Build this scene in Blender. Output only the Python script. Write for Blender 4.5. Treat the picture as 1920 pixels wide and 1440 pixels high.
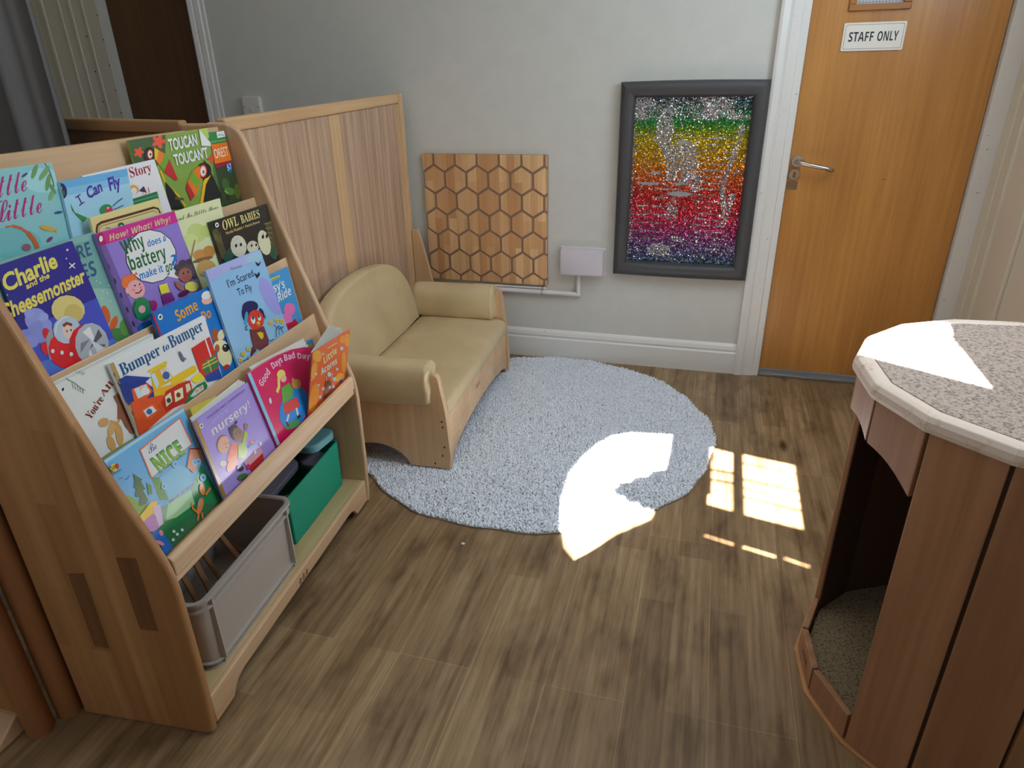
import bpy, bmesh, math, random
import numpy as np
from mathutils import Vector, Matrix
from mathutils.geometry import delaunay_2d_cdt

SUN_E = 98.0
REAR_E = 5.0
CEIL_E = 8.5
ROOM_E = 9.5
SIDE_E = 26.0
WALLC = (210, 208, 200)
FL1 = (168, 139, 104)
FL2 = (198, 168, 130)
RUGC = (238, 242, 249)
BOOKK = 1.25
S = bpy.context.scene
for o in list(bpy.data.objects):
    bpy.data.objects.remove(o)
R = math.radians
random.seed(7)
rng = np.random.default_rng(7)

# ------------------------------------------------------------------ camera
F_PX, PITCH, YAW, ROLL = 1257.24, 0.43511, 0.28575, -0.02159
CAM = Vector((0, 0, 1.47))
cd = bpy.data.cameras.new('camera')
cam = bpy.data.objects.new('camera', cd)
S.collection.objects.link(cam)
cy, sy, cp, sp = math.cos(YAW), math.sin(YAW), math.cos(PITCH), math.sin(PITCH)
fw = Vector((-sy * cp, cy * cp, -sp)); rt = Vector((cy, sy, 0)); up = rt.cross(fw)
cr, sr_ = math.cos(ROLL), math.sin(ROLL)
rt, up = rt * cr + up * sr_, -rt * sr_ + up * cr
M = Matrix((rt, up, -fw)).transposed().to_4x4(); M.translation = CAM
cam.matrix_world = M
cd.sensor_width = 36; cd.lens = F_PX / 1920 * 36; cd.clip_start = .02
S.camera = cam

# ------------------------------------------------------------------ exposure, world, sun, added fill lamps
S.view_settings.view_transform = 'Standard'; S.view_settings.look = 'None'
S.view_settings.exposure = 0.04; S.view_settings.gamma = 1; S.view_settings.use_curve_mapping = False
w = bpy.data.worlds.new('world'); S.world = w; w.use_nodes = True
w.node_tree.nodes['Background'].inputs[0].default_value = (.55, .7, 1, 1)
w.node_tree.nodes['Background'].inputs[1].default_value = 1.0
S.cycles.max_bounces = 10; S.cycles.diffuse_bounces = 6; S.cycles.glossy_bounces = 4
S.cycles.sample_clamp_indirect = 6.0
TAN_EL = 0.65; SAZ = math.sin(R(15)); CAZ = math.cos(R(15))      # slope and heading of the sunlight
def light(name, kind, loc, direction, energy, col, **kw):
    d = bpy.data.lights.new(name, kind); d.energy = energy; d.color = col
    for k, v in kw.items(): setattr(d, k, v)
    o = bpy.data.objects.new(name, d); S.collection.objects.link(o)
    o.location = loc; o.rotation_euler = Vector(direction).to_track_quat('-Z', 'Y').to_euler()
    return o
light('sun', 'SUN', (0, -4, 4), (SAZ, CAZ, -TAN_EL), SUN_E, (1, .97, .93), angle=R(.24))
light('rear_fill', 'AREA', (-.6, -.755, 1.9), (.215, 1, 0), REAR_E, (.8, .9, 1), shape='RECTANGLE', size=1.9, size_y=1.2)  # added fill from behind the viewer, no window built behind it
light('overhead_fill', 'AREA', (.30, 2.0, 2.985), (0, 0, -1), CEIL_E, (.84, .93, 1), shape='RECTANGLE', size=1.0, size_y=1.0, spread=R(125))  # added fill from above for the rug and seat, no real rooflight
light('side_fill', 'AREA', (1.155, 2.0, 2.12), (-1, 0, 0), SIDE_E, (.68, .85, 1), shape='RECTANGLE', size=1.2, size_y=.7)  # added fill from the right to brighten the books, no real window
light('ceiling_fill', 'AREA', (-1.5, 1.4, 2.985), (0, 0, -1), ROOM_E, (1, .97, .93), shape='RECTANGLE', size=2.4, size_y=1.6)  # added wide fill to lift the left wall and room, no real lamp

# ------------------------------------------------------------------ helpers
def lin(c):
    return tuple((((x / 255) + .055) / 1.055) ** 2.4 if x > 10 else x / 255 / 12.92 for x in c)

def nm(m, t, x=0, y=0, **kw):
    n = m.node_tree.nodes.new(t); n.location = (x, y)
    for k, v in kw.items():
        setattr(n, k, v)
    return n

def mat(name, col=(200, 200, 200), rough=.5, metal=0.0, spec=.5, coat=0.0):
    m = bpy.data.materials.new(name); m.use_nodes = True
    b = m.node_tree.nodes['Principled BSDF']
    b.inputs['Base Color'].default_value = (*lin(col), 1)
    b.inputs['Roughness'].default_value = rough; b.inputs['Metallic'].default_value = metal
    b.inputs['Specular IOR Level'].default_value = spec; b.inputs['Coat Weight'].default_value = coat
    m['b'] = 1
    return m

def bsdf(m): return m.node_tree.nodes['Principled BSDF']

def ramp(m, stops):
    r = nm(m, 'ShaderNodeValToRGB')
    e = r.color_ramp.elements
    while len(e) < len(stops): e.new(.5)
    for el, (p, c) in zip(e, stops):
        el.position = p; el.color = (*lin(c), 1)
    return r

def noise(m, scale, detail=4, rough=.55, vec=None):
    n = nm(m, 'ShaderNodeTexNoise'); n.inputs['Scale'].default_value = scale
    n.inputs['Detail'].default_value = detail; n.inputs['Roughness'].default_value = rough
    if vec is not None: m.node_tree.links.new(vec, n.inputs['Vector'])
    return n

def mapped(m, scale=(1, 1, 1), rot=(0, 0, 0)):
    t = nm(m, 'ShaderNodeTexCoord'); mp = nm(m, 'ShaderNodeMapping')
    mp.inputs['Scale'].default_value = scale; mp.inputs['Rotation'].default_value = rot
    m.node_tree.links.new(t.outputs['Object'], mp.inputs['Vector'])
    return mp.outputs['Vector']

def bump(m, src, strength, dist=.002):
    b = nm(m, 'ShaderNodeBump'); b.inputs['Strength'].default_value = strength; b.inputs['Distance'].default_value = dist
    m.node_tree.links.new(src, b.inputs['Height']); m.node_tree.links.new(b.outputs['Normal'], bsdf(m).inputs['Normal'])

def wood(name, dark, light_, axis='z', rough=.45, stave=None, sx=1.0, coat=0.0):
    """grain stretched along one axis; optional glued staves of one width with random tint"""
    m = mat(name, light_, rough, coat=coat); L = m.node_tree.links.new
    k = {'x': (1.2, 34, 34), 'y': (34, 1.2, 34), 'z': (34, 34, 1.2)}[axis]
    v = mapped(m, tuple(c * sx for c in k))
    n = noise(m, 1.0, 5, .6, v)
    r = ramp(m, [(.3, dark), (.7, light_)])
    L(n.outputs['Fac'], r.inputs['Fac'])
    col = r.outputs['Color']
    v2 = mapped(m, {'x': (.7, 5, 5), 'y': (5, .7, 5), 'z': (5, 5, .7)}[axis])
    n2 = noise(m, 1.0, 2, .5, v2)
    mx = nm(m, 'ShaderNodeMix', data_type='RGBA', blend_type='MULTIPLY')
    r2 = ramp(m, [(.3, (215, 205, 195)), (.65, (255, 255, 255))])
    L(n2.outputs['Fac'], r2.inputs['Fac']); mx.inputs['Factor'].default_value = .8
    L(col, mx.inputs['A']); L(r2.outputs['Color'], mx.inputs['B']); col = mx.outputs['Result']
    if stave:
        t = nm(m, 'ShaderNodeTexCoord'); s = nm(m, 'ShaderNodeSeparateXYZ'); L(t.outputs['Object'], s.inputs[0])
        c = nm(m, 'ShaderNodeCombineXYZ'); L(s.outputs[stave[0]], c.inputs[1]); L(s.outputs[stave[1]], c.inputs[0])
        b = nm(m, 'ShaderNodeTexBrick'); L(c.outputs[0], b.inputs['Vector'])
        b.offset = .43; b.offset_frequency = 2
        b.inputs['Scale'].default_value = 1; b.inputs['Brick Width'].default_value = stave[3]; b.inputs['Row Height'].default_value = stave[2]
        b.inputs['Mortar Size'].default_value = stave[5] if len(stave) > 5 else 0.0
        b.inputs['Color1'].default_value = (*lin(stave[4]), 1); b.inputs['Color2'].default_value = (1, 1, 1, 1)
        b.inputs['Mortar'].default_value = (*lin(stave[6] if len(stave) > 6 else stave[4]), 1)
        mx2 = nm(m, 'ShaderNodeMix', data_type='RGBA', blend_type='MULTIPLY'); mx2.inputs['Factor'].default_value = 1
        L(col, mx2.inputs['A']); L(b.outputs['Color'], mx2.inputs['B']); col = mx2.outputs['Result']
    L(col, bsdf(m).inputs['Base Color'])
    bump(m, n.outputs['Fac'], .15, .001)
    return m

class MB:
    def __init__(self): self.v = []; self.f = []; self.m = []; self.c = []
    def add(self, vs, fs, m=0, c=None):
        k = len(self.v); self.v += [tuple(x) for x in vs]
        for f in fs: self.f.append(tuple(i + k for i in f)); self.m.append(m); self.c.append(c)
        return self
    def box(self, a, b, m=0):
        (x0, y0, z0), (x1, y1, z1) = a, b
        vs = [(x0, y0, z0), (x1, y0, z0), (x1, y1, z0), (x0, y1, z0), (x0, y0, z1), (x1, y0, z1), (x1, y1, z1), (x0, y1, z1)]
        return self.add(vs, [(0, 3, 2, 1), (4, 5, 6, 7), (0, 1, 5, 4), (1, 2, 6, 5), (2, 3, 7, 6), (3, 0, 4, 7)], m)
    def prism(self, poly, fn, a, b, m=0, c=None):
        """poly 2-D, fn(p, t) -> 3-D point, extruded from t=a to t=b"""
        n = len(poly)
        vs = [fn(p, a) for p in poly] + [fn(p, b) for p in poly]
        fs = [tuple(range(n))[::-1], tuple(range(n, 2 * n))] + [(i, (i + 1) % n, n + (i + 1) % n, n + i) for i in range(n)]
        return self.add(vs, fs, m, c)
    def loft(self, rings, m=0, cap=True, closed=True):
        n = len(rings[0]); k = len(rings)
        vs = [p for r in rings for p in r]; fs = []
        for i in range(k - 1):
            for j in range(n if closed else n - 1):
                fs.append((i * n + j, i * n + (j + 1) % n, (i + 1) * n + (j + 1) % n, (i + 1) * n + j))
        if cap: fs += [tuple(range(n))[::-1], tuple(range((k - 1) * n, k * n))]
        return self.add(vs, fs, m)
    def tube(self, pts, r, n=10, m=0):
        pts = [Vector(p) for p in pts]; rings = []
        ref = Vector((0, 0, 1))
        for i, p in enumerate(pts):
            d = (pts[min(i + 1, len(pts) - 1)] - pts[max(i - 1, 0)]).normalized()
            a = d.cross(ref if abs(d.dot(ref)) < .9 else Vector((1, 0, 0))).normalized(); b = d.cross(a)
            rr = r[i] if isinstance(r, (list, tuple)) else r
            rings.append([p + (a * math.cos(2 * math.pi * j / n) + b * math.sin(2 * math.pi * j / n)) * rr for j in range(n)])
        return self.loft(rings, m)
    def build(self, name, mats, parent=None, smooth=False, bevel=0, seg=2, matrix=None, fix=True, angle=None):
        me = bpy.data.meshes.new(name); me.from_pydata([tuple(v) for v in self.v], [], self.f)
        for mm in (mats if isinstance(mats, (list, tuple)) else [mats]): me.materials.append(mm)
        me.polygons.foreach_set('material_index', self.m)
        if any(c is not None for c in self.c):
            at = me.color_attributes.new('Col', 'FLOAT_COLOR', 'CORNER'); d = []
            for p, c in zip(me.polygons, self.c):
                d += [*(c or (.8, .8, .8)), 1.0] * p.loop_total
            at.data.foreach_set('color', d)
        if fix:
            bm = bmesh.new(); bm.from_mesh(me); bmesh.ops.recalc_face_normals(bm, faces=bm.faces); bm.to_mesh(me); bm.free()
        if smooth:
            me.polygons.foreach_set('use_smooth', [True] * len(me.polygons))
            if angle: me.set_sharp_from_angle(angle=R(angle))
        me.update()
        o = bpy.data.objects.new(name, me); S.collection.objects.link(o)
        if parent: o.parent = parent
        if matrix is not None: o.matrix_world = matrix
        if bevel:
            b = o.modifiers.new('bevel', 'BEVEL'); b.width = bevel; b.segments = seg; b.limit_method = 'ANGLE'; b.angle_limit = R(35)
        return o

def tag(o, label, cat, group=None):
    o['label'] = label; o['category'] = cat
    if group: o['group'] = group
    return o
def thing(name, label, cat, loc=(0, 0, 0), rotz=0.0, group=None, matrix=None):
    o = bpy.data.objects.new(name, None); o.empty_display_size = .05; S.collection.objects.link(o)
    o.location = loc; o.rotation_euler = (0, 0, rotz)
    if matrix is not None: o.matrix_world = matrix
    return tag(o, label, cat, group)
def struct(o): o['kind'] = 'structure'; return o
XY = lambda p, t: (p[0], p[1], t)
XZ = lambda p, t: (p[0], t, p[1])
YZ = lambda p, t: (t, p[0], p[1])
def bez(pts, n=8):
    """Catmull-Rom through open 2-D points"""
    out = []; P = [pts[0]] + list(pts) + [pts[-1]]
    for i in range(1, len(P) - 2):
        for j in range(n):
            t = j / n; a, b, c, d = (np.array(P[i + k], float) for k in (-1, 0, 1, 2))
            out.append(tuple(.5 * (2 * b + (c - a) * t + (2 * a - 5 * b + 4 * c - d) * t * t + (3 * b - a - 3 * c + d) * t ** 3)))
    return out + [tuple(pts[-1])]
def rrect(x0, y0, x1, y1, r, n=5):
    out = []
    for cx, cy_, a in ((x1 - r, y1 - r, 0), (x0 + r, y1 - r, 90), (x0 + r, y0 + r, 180), (x1 - r, y0 + r, 270)):
        for i in range(n + 1):
            t = R(a + 90 * i / n); out.append((cx + r * math.cos(t), cy_ + r * math.sin(t)))
    return out

_txt = {}
STY = {'serif': (0x1D400, 0x1D41A), 'script': (0x1D4D0, 0x1D4EA), 'scripti': (0x1D4D0, 0x1D4EA), 'bold': (0x1D5D4, 0x1D5EE), 'boldi': (0x1D63C, 0x1D656),
       'chunk': (0x1D5D4, 0x1D5EE), 'mono': (0x1D670, 0x1D68A), 'comic': (0x1D63C, 0x1D656), 'round': (0x1D5D4, 0x1D5EE), 'italic': (0x1D434, 0x1D44E)}
def text_mesh(s, style):
    key = (s, style)
    if key in _txt: return _txt[key]
    body = ''
    for ch in s:
        if style in STY and ch.isascii() and ch.isalpha() and not (style == 'italic' and ch == 'h'):
            body += chr(STY[style][0] + ord(ch) - 65) if ch.isupper() else chr(STY[style][1] + ord(ch) - 97)
        elif ch.isdigit() and style in ('bold', 'round', 'chunk'): body += chr(0x1D7EC + int(ch))
        else: body += ch
    c = bpy.data.curves.new('lettering', 'FONT'); c.body = body; c.size = 1; c.resolution_u = 3
    if style == 'hand': c.offset = .03
    if style == 'chunk': c.offset = .035
    if style == 'comic': c.offset = .012
    o = bpy.data.objects.new('lettering', c); S.collection.objects.link(o)
    bpy.context.view_layer.update()
    me = o.evaluated_get(bpy.context.evaluated_depsgraph_get()).to_mesh()
    vs = [(v.co.x, v.co.y) for v in me.vertices]; fs = [tuple(p.vertices) for p in me.polygons]
    o.to_mesh_clear(); bpy.data.objects.remove(o); bpy.data.curves.remove(c)
    x0 = min(v[0] for v in vs); x1 = max(v[0] for v in vs)
    H = .70 if any(ch.isupper() or ch in 'tldbkfh!?' for ch in s) else .52
    r = ([((x - x0) / (x1 - x0), y / H) for x, y in vs], fs)
    _txt[key] = r
    return r
def put_text(mb, s, style, o, a, b, z, col=None, m=0):
    """o origin, a baseline vector, b cap-height vector (2-D); z height"""
    vs, fs = text_mesh(s, style)
    mb.add([(o[0] + x * a[0] + y * b[0], o[1] + x * a[1] + y * b[1], z) for x, y in vs], fs, m, col)

# ------------------------------------------------------------------ materials
M_wall = mat('painted_plaster', WALLC, .75, spec=.25)
_n = noise(M_wall, 9, 6, .6, mapped(M_wall)); _r = ramp(M_wall, [(.3, tuple(int(c * .985) for c in WALLC)), (.6, WALLC)])
M_wall.node_tree.links.new(_n.outputs['Fac'], _r.inputs['Fac']); M_wall.node_tree.links.new(_r.outputs['Color'], bsdf(M_wall).inputs['Base Color'])
_n2 = noise(M_wall, 60, 4, .6, mapped(M_wall)); bump(M_wall, _n2.outputs['Fac'], .12, .002)
def gloss_paint(name, col, wear):
    m = mat(name, col, .38); L = m.node_tree.links.new
    n = noise(m, 38, 8, .75, mapped(m, (.7, 1, 1))); r = ramp(m, [(wear, (120, 100, 85)), (wear + .025, col)])
    L(n.outputs['Fac'], r.inputs['Fac']); L(r.outputs['Color'], bsdf(m).inputs['Base Color'])
    n2 = noise(m, 14, 5, .6, mapped(m, (1, 1, .5))); bump(m, n2.outputs['Fac'], .2, .003)
    return m
M_white = gloss_paint('white_gloss_paint', (226, 223, 218), .325)
M_cream = mat('cream_gloss_paint', (216, 208, 190), .4)
M_grey_line = mat('dark_gap', (60, 52, 44), .9)
M_birch = wood('birch_ply', (208, 172, 134), (228, 194, 158), 'z', .42)
M_birch_x = wood('birch_rail', (212, 174, 134), (230, 196, 158), 'x', .42)
M_birch_y = wood('birch_along', (212, 174, 134), (230, 196, 158), 'y', .42)
M_side = wood('laminated_beech_side', (184, 136, 88), (208, 160, 110), 'z', .4, stave=(1, 2, .052, .42, (226, 216, 206)))
M_stave_dark = wood('dark_beech_stave', (120, 80, 50), (146, 102, 68), 'z', .4)
M_edge = mat('ply_edge', (150, 108, 72), .6)
M_rail = wood('screen_beech', (212, 172, 126), (230, 192, 146), 'y', .4)
M_stile = wood('screen_stile', (212, 172, 128), (230, 194, 150), 'z', .4)
M_post = wood('round_beech_post', (150, 98, 60), (176, 122, 80), 'z', .4)
M_sofa_wood = wood('sofa_beech', (212, 174, 132), (230, 196, 154), 'y', .42)
M_sofa_end = wood('sofa_beech_end', (210, 172, 130), (230, 196, 154), 'z', .42)
M_vinyl = mat('tan_vinyl', (200, 178, 138), .42, spec=.45)
_v = noise(M_vinyl, 5, 3, .5, mapped(M_vinyl)); _r = ramp(M_vinyl, [(.35, (194, 172, 132)), (.65, (208, 186, 146))])
M_vinyl.node_tree.links.new(_v.outputs['Fac'], _r.inputs['Fac']); M_vinyl.node_tree.links.new(_r.outputs['Color'], bsdf(M_vinyl).inputs['Base Color'])
_w = noise(M_vinyl, 9, 3, .5, mapped(M_vinyl, (1, .5, 1.4))); bump(M_vinyl, _w.outputs['Fac'], .22, .012)
M_dome = wood('dome_beech', (166, 118, 84), (194, 146, 108), 'z', .4)
M_dome_dark = mat('panel_gap', (40, 26, 18), .9)
M_door = wood('oak_veneer', (184, 126, 62), (204, 146, 78), 'z', .33, sx=1.6)
M_dark_door = wood('dim_brown_door', (92, 56, 20), (112, 70, 28), 'z', .45)  # brown darkened to hold the dimness of the left doorway
M_metal = mat('brushed_steel', (190, 185, 178), .28, 1)
M_brass = mat('brass', (170, 130, 70), .35, 1)
M_black = mat('dark_mark', (52, 34, 24), .8)
M_lock = mat('lock_tape', (120, 92, 60), .5)
M_mark = mat('scuff', (150, 80, 45), .7)

def tambour():
    m = mat('ribbed_veneer', (190, 150, 116), .55); L = m.node_tree.links.new
    v = mapped(m, (1, 1, 1))
    wv = nm(m, 'ShaderNodeTexWave'); wv.bands_direction = 'Y'; wv.inputs['Scale'].default_value = 44; wv.inputs['Distortion'].default_value = .6
    wv.inputs['Detail'].default_value = 2; wv.inputs['Detail Scale'].default_value = .6
    L(v, wv.inputs['Vector'])
    n = noise(m, 1, 4, .6, mapped(m, (60, 60, 1.5)))
    r = ramp(m, [(0, (168, 132, 104)), (.22, (218, 186, 158)), (1, (228, 198, 170))]); L(wv.outputs['Fac'], r.inputs['Fac'])
    r2 = ramp(m, [(.3, (200, 188, 178)), (.7, (255, 255, 255))]); L(n.outputs['Fac'], r2.inputs['Fac'])
    mx = nm(m, 'ShaderNodeMix', data_type='RGBA', blend_type='MULTIPLY'); mx.inputs['Factor'].default_value = 1
    L(r.outputs['Color'], mx.inputs['A']); L(r2.outputs['Color'], mx.inputs['B']); L(mx.outputs['Result'], bsdf(m).inputs['Base Color'])
    bump(m, wv.outputs['Fac'], .5, .003)
    return m
M_tambour = tambour()

def carpet(name, a, b, scale=240):
    m = mat(name, a, .95, spec=.1); L = m.node_tree.links.new
    n = noise(m, scale, 3, .7, mapped(m)); r = ramp(m, [(.36, b), (.5, a), (.75, tuple(min(255, int(c * 1.12)) for c in a))])
    L(n.outputs['Fac'], r.inputs['Fac']); L(r.outputs['Color'], bsdf(m).inputs['Base Color']); bump(m, n.outputs['Fac'], .9, .004)
    return m
M_carpet = carpet('beige_carpet', (192, 174, 162), (134, 115, 104), 150)
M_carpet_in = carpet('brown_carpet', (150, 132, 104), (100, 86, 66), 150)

def floor_mat():
    m = mat('oak_laminate', (170, 135, 95), .33, spec=.4); L = m.node_tree.links.new
    t = nm(m, 'ShaderNodeTexCoord'); s = nm(m, 'ShaderNodeSeparateXYZ'); L(t.outputs['Object'], s.inputs[0])
    ax = nm(m, 'ShaderNodeMath', operation='ADD'); ax.inputs[1].default_value = -.123 + 1.04 + 4.16; L(s.outputs[0], ax.inputs[0])
    c = nm(m, 'ShaderNodeCombineXYZ'); L(s.outputs[1], c.inputs[0]); L(ax.outputs[0], c.inputs[1])
    def brick(rowh, wid, off, mort, c1, c2, cm):
        b = nm(m, 'ShaderNodeTexBrick'); L(c.outputs[0], b.inputs['Vector']); b.offset = off; b.offset_frequency = 2
        for k, v in (('Scale', 1), ('Row Height', rowh), ('Brick Width', wid), ('Mortar Size', mort), ('Mortar Smooth', .1)): b.inputs[k].default_value = v
        b.inputs['Color1'].default_value = (*lin(c1), 1); b.inputs['Color2'].default_value = (*lin(c2), 1); b.inputs['Mortar'].default_value = (*lin(cm), 1)
        return b
    b1 = brick(.104, .62, .37, 0.0, FL1, FL2, FL1)
    b2 = brick(.208, 1.24, .43, .0011, (222, 219, 214), (205, 202, 198), (255, 255, 255))
    v = mapped(m, (52, 2.2, 1)); n = noise(m, 1, 7, .65, v); r = ramp(m, [(.28, (168, 152, 134)), (.62, (255, 255, 255))]); L(n.outputs['Fac'], r.inputs['Fac'])
    n2 = noise(m, 1, 3, .6, mapped(m, (9, 3.2, 1))); r2 = ramp(m, [(.26, (160, 146, 132)), (.52, (255, 255, 255))]); L(n2.outputs['Fac'], r2.inputs['Fac'])
    vo = nm(m, 'ShaderNodeTexVoronoi'); vo.inputs['Scale'].default_value = 1; vo.inputs['Randomness'].default_value = 1
    L(mapped(m, (6.5, 2.3, 1)), vo.inputs['Vector']); r3 = ramp(m, [(.05, (110, 92, 78)), (.16, (255, 255, 255))]); L(vo.outputs['Distance'], r3.inputs['Fac'])
    col = b1.outputs['Color']
    for src in (b2.outputs['Color'], r.outputs['Color'], r2.outputs['Color'], r3.outputs['Color']):
        mx = nm(m, 'ShaderNodeMix', data_type='RGBA', blend_type='MULTIPLY'); mx.inputs['Factor'].default_value = .9
        L(col, mx.inputs['A']); L(src, mx.inputs['B']); col = mx.outputs['Result']
    L(col, bsdf(m).inputs['Base Color'])
    rr = nm(m, 'ShaderNodeMapRange'); rr.inputs['To Min'].default_value = .3; rr.inputs['To Max'].default_value = .46
    L(n.outputs['Fac'], rr.inputs['Value']); L(rr.outputs['Result'], bsdf(m).inputs['Roughness'])
    bump(m, n.outputs['Fac'], .06, .001)
    return m
M_floor = floor_mat()

def col_mat(name, rough, metal=0.0, spec=.5, coat=0.0):
    m = mat(name, (200, 200, 200), rough, metal, spec, coat)
    a = nm(m, 'ShaderNodeAttribute'); a.attribute_name = 'Col'
    m.node_tree.links.new(a.outputs['Color'], bsdf(m).inputs['Base Color'])
    return m
M_print = col_mat('printed_cover', .24, coat=.35); bsdf(M_print).inputs['Coat Roughness'].default_value = .14
M_paper = mat('book_pages', (222, 220, 210), .8)

# ------------------------------------------------------------------ room shell
YW = 3.447
XL, XR, ZC = -4.2, 1.166, 3.0
yfront = lambda x: -.9 - .215 * x
ROOM = [(XL, yfront(XL)), (XR, yfront(XR)), (XR, YW + .2), (XL, YW + .2)]
o = struct(MB().prism(ROOM, XY, -.05, 0).build('floor', M_floor)); o['label'] = 'oak laminate floor'
struct(MB().prism(ROOM, XY, ZC, ZC + .05).build('ceiling', M_wall))
# far wall with two door openings
D1 = (.337, 1.085, 2.02); D0 = (-3.345, -2.745, 2.02)
b = MB()
b.box((XL, YW, 0), (D0[0], YW + .1, ZC)); b.box((D0[0], YW, D0[2]), (D0[1], YW + .1, ZC)); b.box((D0[1], YW, 0), (D1[0], YW + .1, ZC))
b.box((D1[0], YW, D1[2]), (D1[1], YW + .1, ZC)); b.box((D1[1], YW, 0), (XR, YW + .1, ZC))
struct(b.build('wall_back', M_wall))
struct(MB().box((XR, yfront(XR) - .05, 0), (XR + .1, YW + .2, ZC)).build('wall_right', M_cream))
struct(MB().box((XL - .1, yfront(XL), 0), (XL, YW + .2, ZC)).build('wall_left', M_wall))

# unseen wall behind the viewer, openings shaped to cast the sun patches (x = position, z from the sun's slope)
def ap(pts, h=0.0):
    out = []
    for x, y in pts:
        s = (y + .9 + .215 * x) / (CAZ + .215 * SAZ); out.append((x - s * SAZ, h + s * TAN_EL))
    return out
L_ = lambda a, b, t: (a[0] + (b[0] - a[0]) * t, a[1] + (b[1] - a[1]) * t)
HOLES = []
TL, TR, BR, BL = (.2405, 2.5865), (.4395, 2.5455), (.4305, 2.1089), (.2360, 2.1504)
cuts = [(.0, .0), (.162, .145, .010), (.447, .440, .013), (.588, .597, .008), (.733, .737, .011), (1.0, 1.0)]
prev = (0, 0)
for cc in cuts[1:-1] + [(1.0, 1.0, 0)]:
    a0, b0 = prev; lw = cc[2]
    HOLES.append(ap([L_(TL, BL, a0), L_(TR, BR, b0), L_(TR, BR, cc[1] - lw), L_(TL, BL, cc[0] - lw)]))
    prev = (cc[0] + lw, cc[1] + lw)
HOLES.append(ap([(.115, 2.6109), (.2007, 2.5854), (.1985, 2.432), (.116, 2.440)]))
HOLES.append(ap([(.116, 2.426), (.1985, 2.416), (.1975, 2.357), (.117, 2.367)]))
HOLES.append(ap([(.118, 2.353), (.1975, 2.343), (.1953, 2.1597), (.1046, 2.1848), (.1053, 2.2495), (.119, 2.254)]))
HOLES.append(ap([(.0992, 1.9967), (.1954, 1.9704), (.1953, 1.9577), (.0995, 1.9856)]))
HOLES.append(ap([(.2256, 1.9655), (.3276, 1.9386), (.3269, 1.9263), (.2253, 1.9529)]))
HOLES.append(ap([(.3551, 1.9373), (.4299, 1.9131), (.429, 1.9029), (.3542, 1.9271)]))
HOLES.append(ap([(-.0593, 2.6492), (-.2359, 2.625), (-.3048, 2.585), (-.359, 2.5032), (-.3978, 2.3944), (-.4316, 2.2407), (-.4254, 2.0515), (-.3886, 1.8542)], .02)
             + ap([(-.358, 1.8051), (-.312, 1.7511), (-.264, 1.8143), (-.1991, 1.9171), (-.0907, 2.0336)], 0)
             + ap([(-.0883, 2.0554), (-.110, 2.075), (-.125, 2.06), (-.15, 2.098), (-.185, 2.09), (-.20, 2.125), (-.235, 2.13), (-.25, 2.165), (-.232, 2.19), (-.24, 2.215), (-.19, 2.235), (-.175, 2.275), (-.13, 2.29), (-.115, 2.335), (-.0658, 2.3584), (-.0599, 2.5182)], .02))
for q in ([(.354, 1.542), (.575, 1.409), (.579, 1.640), (.392, 1.655)], [(.398, 1.664), (.579, 1.650), (.5795, 1.670), (.408, 1.684)], [(.416, 1.694), (.580, 1.680), (.5805, 1.698), (.428, 1.712)],
          [(.437, 1.722), (.581, 1.708), (.590, 1.735), (.60, 1.80), (.565, 1.812), (.50, 1.775)]):
    HOLES.append(ap(q, .885))
outer = [(XL, 0.0), (XR, 0.0), (XR, ZC), (XL, ZC)]
pts = list(outer); faces = [[0, 1, 2, 3]]
def ccw(p):
    return p if sum(p[i][0] * p[(i + 1) % len(p)][1] - p[(i + 1) % len(p)][0] * p[i][1] for i in range(len(p))) > 0 else p[::-1]
for h in HOLES:
    h = ccw(h); faces.append(list(range(len(pts), len(pts) + len(h)))); pts += h
vs, es, fs, ov, oe, of = delaunay_2d_cdt([Vector(p) for p in pts], [], faces, 1, 1e-6)
keep = [f for f, src in zip(fs, of) if src == [0]]
b = MB(); b.add([(v.x, yfront(v.x), v.y) for v in vs], keep)
o = struct(b.build('wall_front', M_wall)); 
md = o.modifiers.new('thickness', 'SOLIDIFY'); md.thickness = .004; md.offset = 0

# made-up frames put around the four added fill lamps
def frame4(name, fn, hw, hh, t, d, m_):
    b = MB()
    for x0_, x1_, y0_, y1_ in ((-hw - t, hw + t, -hh - t, -hh), (-hw - t, hw + t, hh, hh + t), (-hw - t, -hw, -hh, hh), (hw, hw + t, -hh, hh)):
        b.add([fn(x_, y_, z_) for z_ in (0, d) for x_, y_ in ((x0_, y0_), (x1_, y0_), (x1_, y1_), (x0_, y1_))], [(0, 3, 2, 1), (4, 5, 6, 7), (0, 1, 5, 4), (1, 2, 6, 5), (2, 3, 7, 6), (3, 0, 4, 7)])
    return struct(b.build(name, m_))
frame4('side_fill_frame', lambda x, y, z: (XR - .001 - z, 2.0 + x, 2.12 + y), .62, .37, .06, .03, M_white)  # made-up surround for the side fill lamp
_k = 1 / math.hypot(1, .215)
frame4('rear_fill_frame', lambda x, y, z: (-.6 + (x + .215 * z) * _k, yfront(-.6) + .003 + (-.215 * x + z) * _k, 1.9 + y), .97, .92, .06, .03, M_white)  # made-up surround for the rear fill lamp, only sun holes behind it
frame4('overhead_fill_frame', lambda x, y, z: (.30 + x, 2.0 + y, ZC - .001 - z), .52, .52, .05, .03, M_white)  # made-up surround for the overhead fill lamp
frame4('ceiling_fill_frame', lambda x, y, z: (-1.5 + x, 1.4 + y, ZC - .001 - z), 1.22, .82, .04, .03, M_white)  # made-up surround for the wide ceiling fill lamp
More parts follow.
